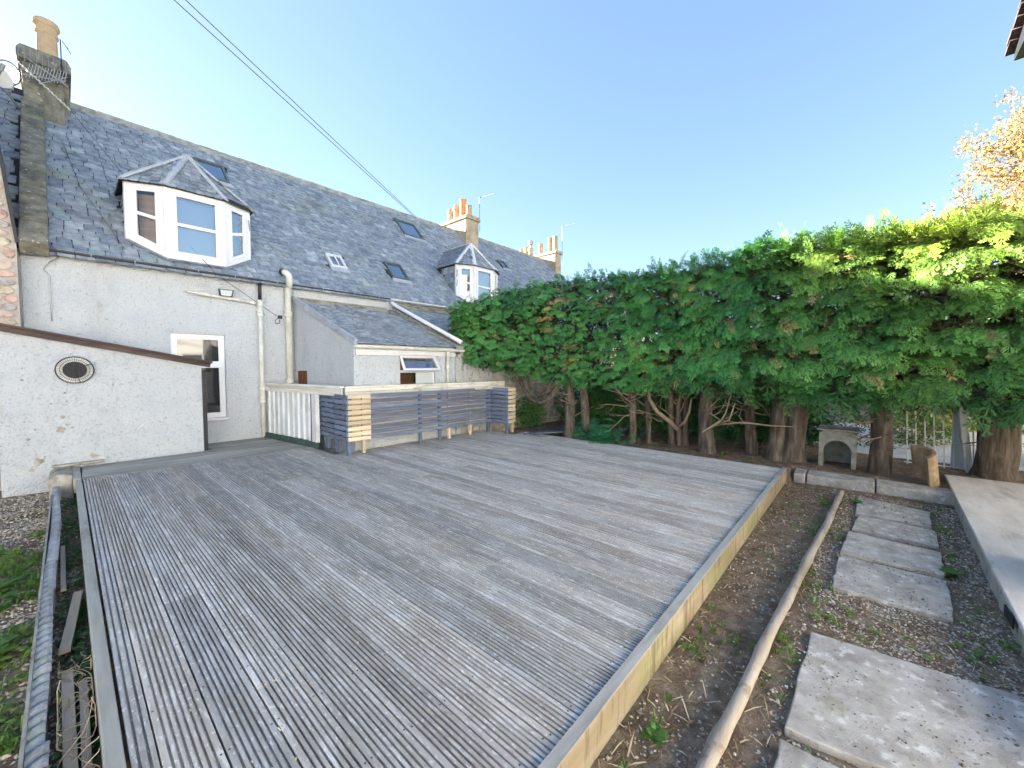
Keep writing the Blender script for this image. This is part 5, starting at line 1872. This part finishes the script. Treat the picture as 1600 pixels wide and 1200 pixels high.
# ================================================================ patio, slabs, log, edging
pt = thing('raised_patio', 'raised pale concrete patio with rough side along the slab path', 'patio', (6, -2, -.2))
def pe(x):
    return -.715 - (x - 3.5) * .033
slabs = [(2.6, 3.9), (3.9, 5.62), (5.62, 8.05)]
for a, c in slabs:
    b = MB()
    b.prism([(a + .004, pe(a), -.03), (c - .004, pe(c), -.03), (c - .004, -4.4, -.03), (a + .004, -4.4, -.03)], (0, 0, .034))
    b.build('paving_slab', M['patio'], pt, bevel=.006)
b = MB()
n = 90
vs = []
for k in range(n + 1):
    x = 2.6 + (8.0 - 2.6) * k / n
    for z in (-.25, -.14, -.032):
        vs.append((x, pe(x) - .015 + .014 * noise.noise(Vector((x * 6, z * 9, 1))), z))
fs = []
for k in range(n):
    for q in range(2):
        fs.append((k * 3 + q, k * 3 + q + 1, k * 3 + 4 + q, k * 3 + 3 + q))
b.add(vs, fs)
b.add([(8.0, pe(8), -.25), (8.0, -4.4, -.25), (8.0, -4.4, -.032), (8.0, pe(8), -.032)], [(3, 2, 1, 0), (0, 1, 2, 3)])
b.build('side_render', M['patio_side'], pt, smooth=False)
b = MB()
b.box((3.78, pe(3.78) + .0, -.10), (3.98, pe(3.9) + .012, -.035))
b.build('black_bracket', M['iron'], pt)

path = [([(6.67, .02), (6.48, -.60), (5.88, -.56), (5.87, .04)], 'slab of the garden path nearest the kerb stones'),
        ([(5.83, .0), (5.76, -.575), (5.28, -.56), (5.27, .055)], 'second path slab from the kerb stones'),
        ([(5.16, .075), (5.10, -.55), (4.555, -.52), (4.53, .115)], 'third path slab from the kerb stones, with mossy edge'),
        ([(4.46, .12), (4.48, -.52), (3.80, -.485), (3.79, .145)], 'fourth path slab from the kerb stones, before the gravel gap'),
        ([(3.03, .20), (3.14, -.70), (2.25, -.62), (2.14, .225)], 'biggest grey path slab beside the log, speckled with soil'),
        ([(2.05, .235), (2.09, -.50), (1.45, -.42), (1.40, .25)], 'path slab beyond the biggest one, partly under soil')]
for k, (pl, lb) in enumerate(path):
    b = MB()
    P = []
    for i in range(4):
        a, c = Vector((*pl[i], 0)), Vector((*pl[(i + 1) % 4], 0))
        for q in range(7):
            p = lerp(a, c, q / 7)
            p += Vector((rnd.gauss(0, .0045), rnd.gauss(0, .0045), 0))
            P.append((p.x, p.y, -.225))
    b.prism(P[::-1], (0, 0, .07 + .004 * (k % 3)), rnd.uniform(.88, 1.1))
    o = b.build('path_slab', M['slab'], bevel=.007)
    tag(o, 'worn grey concrete ' + lb, 'slab')
# log
b = MB()
lp = [(6.74, .185), (6.0, .215), (5.2, .25), (4.4, .30), (3.6, .345), (2.9, .385), (2.2, .415), (1.6, .44), (1.1, .455)]
P, Rr = [], []
for i in range(len(lp) - 1):
    for q in range(5):
        t_ = q / 5
        p = lerp((*lp[i], 0), (*lp[i + 1], 0), t_)
        P.append(Vector((p.x, p.y + .008 * noise.noise(Vector((p.x * 2, 0, 0))), -.142 + .006 * noise.noise(Vector((p.x * 3, 4, 0))))))
        Rr.append(.030 + .003 * noise.noise(Vector((p.x * 4, 8, 1))) + (.005 if abs(p.x * 1.35 % 1 - .5) < .06 else 0))
b.tube(P, Rr, 12, True, 1.0, .12)
tag(b.build('long_log', M['pole'], smooth=True), 'long thin peeled log lying between bare soil and path slabs', 'log')
# rope-top edging
ed = thing('rope_top_edging', 'scalloped grey rope-top garden edging left of the deck', 'edging', (-.12, 5, -.3))
unit = {}
def edging_unit(seed):
    b = MB()
    nl, pl = 7, .085
    w = .062
    t_ = random.Random(seed).uniform(.85, 1.12)
    b.box((-w / 2, 0, -.20), (w / 2 - .012, nl * pl - .006, -.022), t_)
    for k in range(nl):
        c = (k + .5) * pl
        vs, fs = [], []
        n = 6
        for i, xx in enumerate((-w / 2 - .006, -w / 6, w / 6, w / 2 - .004)):
            sh = -.022 + .044 * i / 3
            hh = (.030, .038, .036, .024)[i]
            for q in range(n + 1):
                a = math.pi * q / n
                vs.append((xx, c + sh - math.cos(a) * pl * .48, -.03 + math.sin(a) * hh))
        m_ = n + 1
        for i in range(3):
            for q in range(n):
                fs.append((i * m_ + q, (i + 1) * m_ + q, (i + 1) * m_ + q + 1, i * m_ + q + 1))
        fs += [tuple(range(m_)), tuple(reversed(range(3 * m_, 4 * m_)))]
        b.add(vs, fs, t_)
    return b.mesh('edging_stone', M['edging'], False)
eu = [edging_unit(s) for s in range(3)]
y = 1.35
k = 0
while y < 7.6:
    xo = -.115 + .012 * math.sin(y * 1.3) - (.02 if y < 3 else 0)
    a = .015 * math.sin(y * 2.1)
    inst('edging_stone', eu[k % 3], ed, Matrix.Translation((xo, y, -.085 + .008 * math.sin(k * 2.2))) @ Matrix.Rotation(a, 4, 'Z'))
    y += .6
    k += 1
b = MB()
b.bar((-.170, 1.3, -.14), (-.155, 7.4, -.14), .012, .15)
o = b.build('edging_backing_strip', M['concrete'], ed)
for k, (p, q, w) in enumerate((((-.035, 2.0, -.20), (-.045, 3.25, -.19), .045), ((.005, 1.9, -.215), (.012, 3.1, -.20), .032), ((-.055, 3.5, -.195), (.015, 4.35, -.19), .05), ((-.06, 4.5, -.20), (-.065, 5.6, -.20), .03))):
    b = MB()
    b.bar(p, q, w, .022)
    tag(b.build('loose_batten', M['plank'], bevel=.003), ['broad bleached batten in the narrow strip beside the deck edge, under dry stalks', 'thin bleached batten against the deck side under dry stalks', 'bleached batten slanting across the narrow strip towards the deck', 'narrow bleached batten touching the scalloped edging'][k], 'batten')

# ================================================================ gravel, litter, weeds
ico = [Vector(v).normalized() for v in ((1, 0, .1), (-1, .1, 0), (0, 1, 0), (.1, -1, 0), (0, 0, 1), (0, 0, -1))]
octf = [(0, 2, 4), (2, 1, 4), (1, 3, 4), (3, 0, 4), (2, 0, 5), (1, 2, 5), (3, 1, 5), (0, 3, 5)]
pr_ = random.Random(23)
def slab_at(x, y):
    for pl, _ in path:
        xs_ = [p[0] for p in pl]
        ys_ = [p[1] for p in pl]
        if min(xs_) - .01 < x < max(xs_) + .01 and min(ys_) - .01 < y < max(ys_) + .01:
            return True
    return False
def scatter_pebbles(name, n, area, dens, size, label):
    b = MB()
    k = 0
    while k < n:
        x, y = pr_.uniform(area[0], area[1]), pr_.uniform(area[2], area[3])
        k += 1
        if pr_.random() > dens(x, y):
            continue
        s = pr_.uniform(*size) * (1 if pr_.random() < .93 else 1.7)
        z = bank(x, y) + s * .25
        rot = Matrix.Rotation(pr_.uniform(0, 6.28), 3, 'Z') @ Matrix.Rotation(pr_.uniform(-.6, .6), 3, 'X')
        sc = Vector((pr_.uniform(.8, 1.3), pr_.uniform(.7, 1.0), pr_.uniform(.45, .75))) * s
        t_ = pr_.uniform(.45, 1.25)
        w_ = pr_.uniform(.92, 1.06)
        b.add([rot @ Vector((v.x * sc.x, v.y * sc.y, v.z * sc.z)) * pr_.uniform(.85, 1.15) + Vector((x, y, z)) for v in ico], octf, (t_ * w_, t_, t_ * (2 - w_) * .98))
    o = b.build(name, M['pebble'])
    stuff(o, label, 'gravel')
scatter_pebbles('path_gravel', 42000, (1.3, 6.9, -.85, .80),
                lambda x, y: 0 if slab_at(x, y) else ((.9 if 3.0 < x < 3.85 and y < .2 else .60) * (.35 + max(0, noise.noise(Vector((x * 2.2, y * 2.2, 4))) + .4)) if y < .28 else .20 * max(0, .45 + noise.noise(Vector((x * 2, y * 2, 1))))), (.004, .0105), 'loose pale gravel around the path slabs')
scatter_pebbles('border_gravel', 24000, (-1.1, .03, 1.3, 8.65), lambda x, y: .75 * (.45 + max(0, noise.noise(Vector((x * 2.5, y * 2.5, 7))) + .3)), (.006, .014), 'dark gravel border left of the scalloped edging')
cb = MB()
for _ in range(5200):
    x, y = pr_.uniform(1.45, 6.7), pr_.uniform(-.68, .23)
    if not slab_at(x, y) or noise.noise(Vector((x * 3, y * 3, 11))) < pr_.uniform(-.35, .6):
        continue
    r_ = pr_.uniform(.002, .006) * (1 if pr_.random() < .95 else 2)
    t_ = pr_.uniform(.15, .5) if pr_.random() < .7 else pr_.uniform(.6, 1.2)
    cb.add([Vector((x, y, -.150)) + v * r_ for v in ico], octf, (t_, t_ * .93, t_ * .85))
stuff(cb.build('slab_crumbs', M['pebble']), 'crumbs of soil and grit scattered on the path slabs', 'soil')
def scatter_litter(name, n, area, dens, label, mat='litter', ln=(.02, .07), zf=None):
    b = MB()
    for _ in range(n):
        x, y = pr_.uniform(area[0], area[1]), pr_.uniform(area[2], area[3])
        if pr_.random() > dens(x, y):
            continue
        z = (zf(x, y) if zf else bank(x, y)) + .004
        a = pr_.uniform(0, 6.28)
        L_ = pr_.uniform(*ln)
        d_ = Vector((math.cos(a), math.sin(a), pr_.uniform(-.1, .35)))
        s = Vector((-d_.y, d_.x, 0)) * pr_.uniform(.001, .0035)
        p = Vector((x, y, z))
        m_ = p + d_ * L_ * .5 + Vector((0, 0, .006))
        e = p + d_ * L_
        t_ = pr_.uniform(.6, 1.5)
        b.add([p - s, p + s, m_ + s * 1.3, m_ - s * 1.3, e], [(0, 1, 2, 3), (3, 2, 4)], t_)
    o = b.build(name, M[mat])
    stuff(o, label, 'litter')
scatter_litter('needle_litter', 9000, (6.99, 9.2, -1.6, 5.2), lambda x, y: 1 if x < 8.2 else .6, 'brown needle litter under the hedge', ln=(.03, .11))
scatter_litter('soil_litter', 9500, (1.2, 6.95, -.6, .80), lambda x, y: .15 if slab_at(x, y) else (.9 if x > 5 else .45), 'brown litter on the soil beside the deck')
scatter_litter('straw_litter', 900, (1.2, 6.9, -.6, .80), lambda x, y: 0 if slab_at(x, y) else .7, 'dry straw scattered on the soil', 'straw', (.03, .12))
def tuft(b, c, n, h, spread, rr, w=.004):
    for _ in range(n):
        a = rr.uniform(0, 6.28)
        l_ = h * rr.uniform(.5, 1.2)
        o_ = Vector((math.cos(a), math.sin(a), 0))
        p = Vector(c) + o_ * rr.uniform(0, spread)
        s = Vector((-o_.y, o_.x, 0)) * w * rr.uniform(.7, 1.4)
        m_ = p + o_ * l_ * .3 + Vector((0, 0, l_ * .6))
        e = p + o_ * l_ * rr.uniform(.6, 1.0) + Vector((0, 0, l_ * rr.uniform(.3, .9)))
        t_ = rr.uniform(.7, 1.35)
        b.add([p - s, p + s, m_ + s * .8, m_ - s * .8, e], [(0, 1, 2, 3), (3, 2, 4)], (t_ * rr.uniform(.9, 1.3), t_, t_))
def rosette(b, c, n, size, rr, stem=.03, sp=.5):
    for k in range(n):
        a = rr.uniform(0, 6.28)
        o_ = Vector((math.cos(a), math.sin(a), rr.uniform(.1, .9))).normalized()
        s = o_.cross(Vector((0, 0, 1))).normalized()
        u = s.cross(o_)
        L_ = size * rr.uniform(.55, 1.15)
        p = Vector(c) + Vector((rr.gauss(0, size * sp), rr.gauss(0, size * sp), rr.uniform(.0, stem)))
        w_ = L_ * .32
        t_ = rr.uniform(.7, 1.35)
        b.add([p, p + o_ * L_ * .3 + s * w_, p + o_ * L_ * .7 + s * w_ * .9 - Vector((0, 0, .1 * L_)), p + o_ * L_ - Vector((0, 0, .25 * L_)), p + o_ * L_ * .7 - s * w_ * .9 - Vector((0, 0, .1 * L_)), p + o_ * L_ * .3 - s * w_, p + o_ * L_ * .5 + u * .02 * L_],
              [(0, 1, 6), (1, 2, 6), (2, 3, 6), (3, 4, 6), (4, 5, 6), (5, 0, 6)], (t_ * rr.uniform(.9, 1.25), t_, t_))
wr = random.Random(41)
# grass and ground cover of the left border
b = MB()
for _ in range(1300):
    x, y = wr.uniform(-1.1, -.19), wr.uniform(1.4, 6.5)
    if noise.noise(Vector((x * 2.1, y * 1.3, 9))) < -.05:
        continue
    if wr.random() < .45:
        tuft(b, (x, y, bank(x, y)), 9, wr.uniform(.05, .13), .03, wr)
    else:
        rosette(b, (x, y, bank(x, y) + .01), 8, wr.uniform(.03, .07), wr)
stuff(b.build('border_ground_cover', M['grass']), 'bright green weeds and grass over the gravel border', 'weeds')
b = MB()
for _ in range(150):
    x, y = wr.uniform(-.06, .04), wr.uniform(2.0, 7.9)
    rosette(b, (x, y, bank(x, y) + .005), 7, wr.uniform(.03, .06), wr, .06)
stuff(b.build('strip_ground_cover', M['ivy']), 'dark green weeds in the narrow strip between edging and deck', 'weeds')
b = MB()
for k in range(46):
    p = Vector((wr.uniform(-.08, .04), wr.uniform(2.35, 3.3), -.17))
    a = wr.uniform(0, 6.28)
    pts = [p]
    d_ = Vector((math.cos(a) * .4, math.sin(a), wr.uniform(.05, .3)))
    for q in range(5):
        d_ = (d_ + Vector((wr.gauss(0, .3), wr.gauss(0, .3), wr.gauss(-.1, .2)))).normalized()
        pts.append(pts[-1] + d_ * .05)
        pts[-1].z = max(-.2, pts[-1].z)
        pts[-1].x = min(.043, max(-.075, pts[-1].x))
    b.tube(pts, .0022, 4)
stuff(b.build('dry_stalks', M['straw']), 'tangle of dry straw stalks on the bleached battens', 'straw')
# weeds by the path
b = MB()
for _ in range(900):
    x, y = wr.uniform(1.3, 6.8), wr.uniform(-.72, .78)
    if slab_at(x, y):
        continue
    band = (y < -.50) or (.02 < y < .34) or (x < 3.0 and y < .75) or wr.random() < .22
    if not band or noise.noise(Vector((x * 1.7, y * 3, 2))) < -.02:
        continue
    if wr.random() < .55:
        tuft(b, (x, y, bank(x, y)), 7, wr.uniform(.03, .08), .02, wr, .003)
    else:
        rosette(b, (x, y, bank(x, y) + .006), 8, wr.uniform(.018, .04), wr)
stuff(b.build('path_ground_cover', M['grass']), 'small weeds and grass sprouting between log and path slabs', 'weeds')
weeds = [((6.35, .02), .06, 30, 'bright green weed tuft at the far end of the log'), ((1.72, .66), .06, 34, 'leafy green weed on dark soil between deck edge and log'),
         ((4.62, -.55), .09, 12, 'broad-leaved weed between path slab and raised patio'), ((7.25, 1.38), .05, 40, 'bright green weed tuft at the hedge foot'),
         ((7.3, 1.75), .10, 10, 'broad pale leaves of a weed under the hedge'), ((-.35, 3.9), .16, 12, 'broad-leaved dock plant in the gravel border'),
         ((-.40, 5.1), .15, 12, 'pale leafy weed halfway along the gravel border'), ((-.42, 2.5), .12, 26, 'grassy weed clump against the scalloped edging'), ((6.9, -.55), .05, 18, 'mossy weed beside the kerb stone and patio')]
for (p, s, n, lb) in weeds:
    b = MB()
    rosette(b, (p[0], p[1], bank(*p) + .01), n, s, wr, s * .4, .12)
    tag(b.build('weed_plant', M['leaf']), lb, 'weed')
# moss pad along the kerb and bark chips on the deck edge
scatter_litter('deck_litter', 420, (.2, 6.8, 1.0, 7.4), lambda x, y: .8, 'tiny pale leaf scraps on the deck', 'straw', (.008, .03), lambda x, y: .001)

# ================================================================ outbuilding beside the camera (only its roof corner shows)
ob = thing('outbuilding', 'building whose dark tiled roof corner juts in against the sky', 'building', (4.5, -2, 0))
b = MB()
b.box((4.1, -2.7, .006), (4.95, -1.15, 4.02))
b.build('wall', M['harl_old'], ob)
b = MB()
rs_ = .36
xe, ze_ = 5.28, 4.06
xr, xw, yk = 4.5, 3.72, -2.9
b.add([(xe, -.84, ze_), (xe, yk, ze_), (xr, yk, ze_ + (xe - xr) * rs_), (xr, -.84, ze_ + (xe - xr) * rs_), (xw, yk, ze_), (xw, -.84, ze_),
       (xe, -.84, ze_ - .05), (xe, yk, ze_ - .05), (xw, -.84, ze_ - .05), (xw, yk, ze_ - .05)],
      [(0, 3, 2, 1), (3, 5, 4, 2), (6, 7, 9, 8), (0, 1, 7, 6), (0, 6, 8, 5, 3)])
orf = b.build('roof', M['iron'], ob)
tm = MB()
tm.box((0, 0, 0), (.17, .155, .022), 1.0)
tms = []
for s in range(4):
    q = MB()
    q.box((-.16, 0, 0), (.0, .155, .024), (.8 + .15 * s, .8 + .14 * s, .8 + .13 * s))
    tms.append(q.mesh('roof_tile', M['tile_dark']))
sl_ang = math.atan(rs_)
for r in range(8):
    for c in range(12):
        x = xe + .03 - r * .095
        z = ze_ + (xe + .03 - x) * rs_ + .012
        inst('roof_tile', tms[(r * 7 + c * 3) % 4], orf, Matrix.Translation((x + rnd.uniform(-.006, .006), -.945 - c * .158 + rnd.uniform(-.004, .004), z + .01)) @ Matrix.Rotation(sl_ang - .14, 4, 'Y'))
# ================================================================ house behind camera, added to bounce sun into the shade, mirrored in kitchen window
bh = thing('sun_bounce_house', 'pale house opposite, added to bounce sunlight, mirrored in the kitchen window', 'house', (2, -9, -.3))
HW = [(x, x + 1.0, z, z + 1.5) for x in (-17, -13.5, -8.5, -5.5, -2.0, 1.0, 4.2, 7.4, 10.5, 15, 19) for z in (.7, 3.4)]
hm = MB()
HYF = -8.3
xs_ = sorted({-20.0, 24.0, *[h[0] for h in HW], *[h[1] for h in HW]})
zs_ = sorted({-.6, 5.8, *[h[2] for h in HW], *[h[3] for h in HW]})
for i in range(len(xs_) - 1):
    for k in range(len(zs_) - 1):
        cx, cz = (xs_[i] + xs_[i + 1]) / 2, (zs_[k] + zs_[k + 1]) / 2
        if not any(h[0] < cx < h[1] and h[2] < cz < h[3] for h in HW):
            hm.add([(xs_[i], HYF, zs_[k]), (xs_[i + 1], HYF, zs_[k]), (xs_[i + 1], HYF, zs_[k + 1]), (xs_[i], HYF, zs_[k + 1])], [(3, 2, 1, 0)])
hm.box((-20, -15, -.6), (24, -8.65, 5.8))
hm.build('wall', M['bounce_harl'], bh)
for h in HW:
    q = MB()
    q.box((h[0], HYF - .12, h[2]), (h[0] + .08, HYF - .04, h[3])).box((h[1] - .08, HYF - .12, h[2]), (h[1], HYF - .04, h[3])).box((h[0] + .08, HYF - .12, h[2]), (h[1] - .08, HYF - .04, h[2] + .08)).box((h[0] + .08, HYF - .12, h[3] - .08), (h[1] - .08, HYF - .04, h[3])).box((h[0] + .08, HYF - .11, h[2] + .72), (h[1] - .08, HYF - .05, h[2] + .78))
    wq = q.build('window', M['upvc'], bh)
    q = MB()
    q.add([(h[0] + .08, HYF - .09, h[2] + .08), (h[1] - .08, HYF - .09, h[2] + .08), (h[1] - .08, HYF - .09, h[3] - .08), (h[0] + .08, HYF - .09, h[3] - .08)], [(3, 2, 1, 0)])
    q.build('pane', M['dark_room'], wq)
q = MB()
q.prism([(-20.3, -8.1, 5.75), (-20.3, -12, 8.4), (-20.3, -15.3, 5.75), (-20.3, -15.3, 5.65), (-20.3, -12, 8.25), (-20.3, -8.1, 5.65)], (44.6, 0, 0))
q.build('roof', M['slate'], bh)
for x in (-10, 1.5, 12.5):
    q = MB()
    q.box((x - .4, -12.7, 7.4), (x + .4, -11.3, 9.4))
    q.build('chimney', M['buff'], bh)

print('objects', len(bpy.data.objects), 'tris', sum(len(o.data.loop_triangles) or sum(len(p.vertices) - 2 for p in o.data.polygons) for o in bpy.data.objects if o.type == 'MESH' and len(o.data.polygons) < 200000))
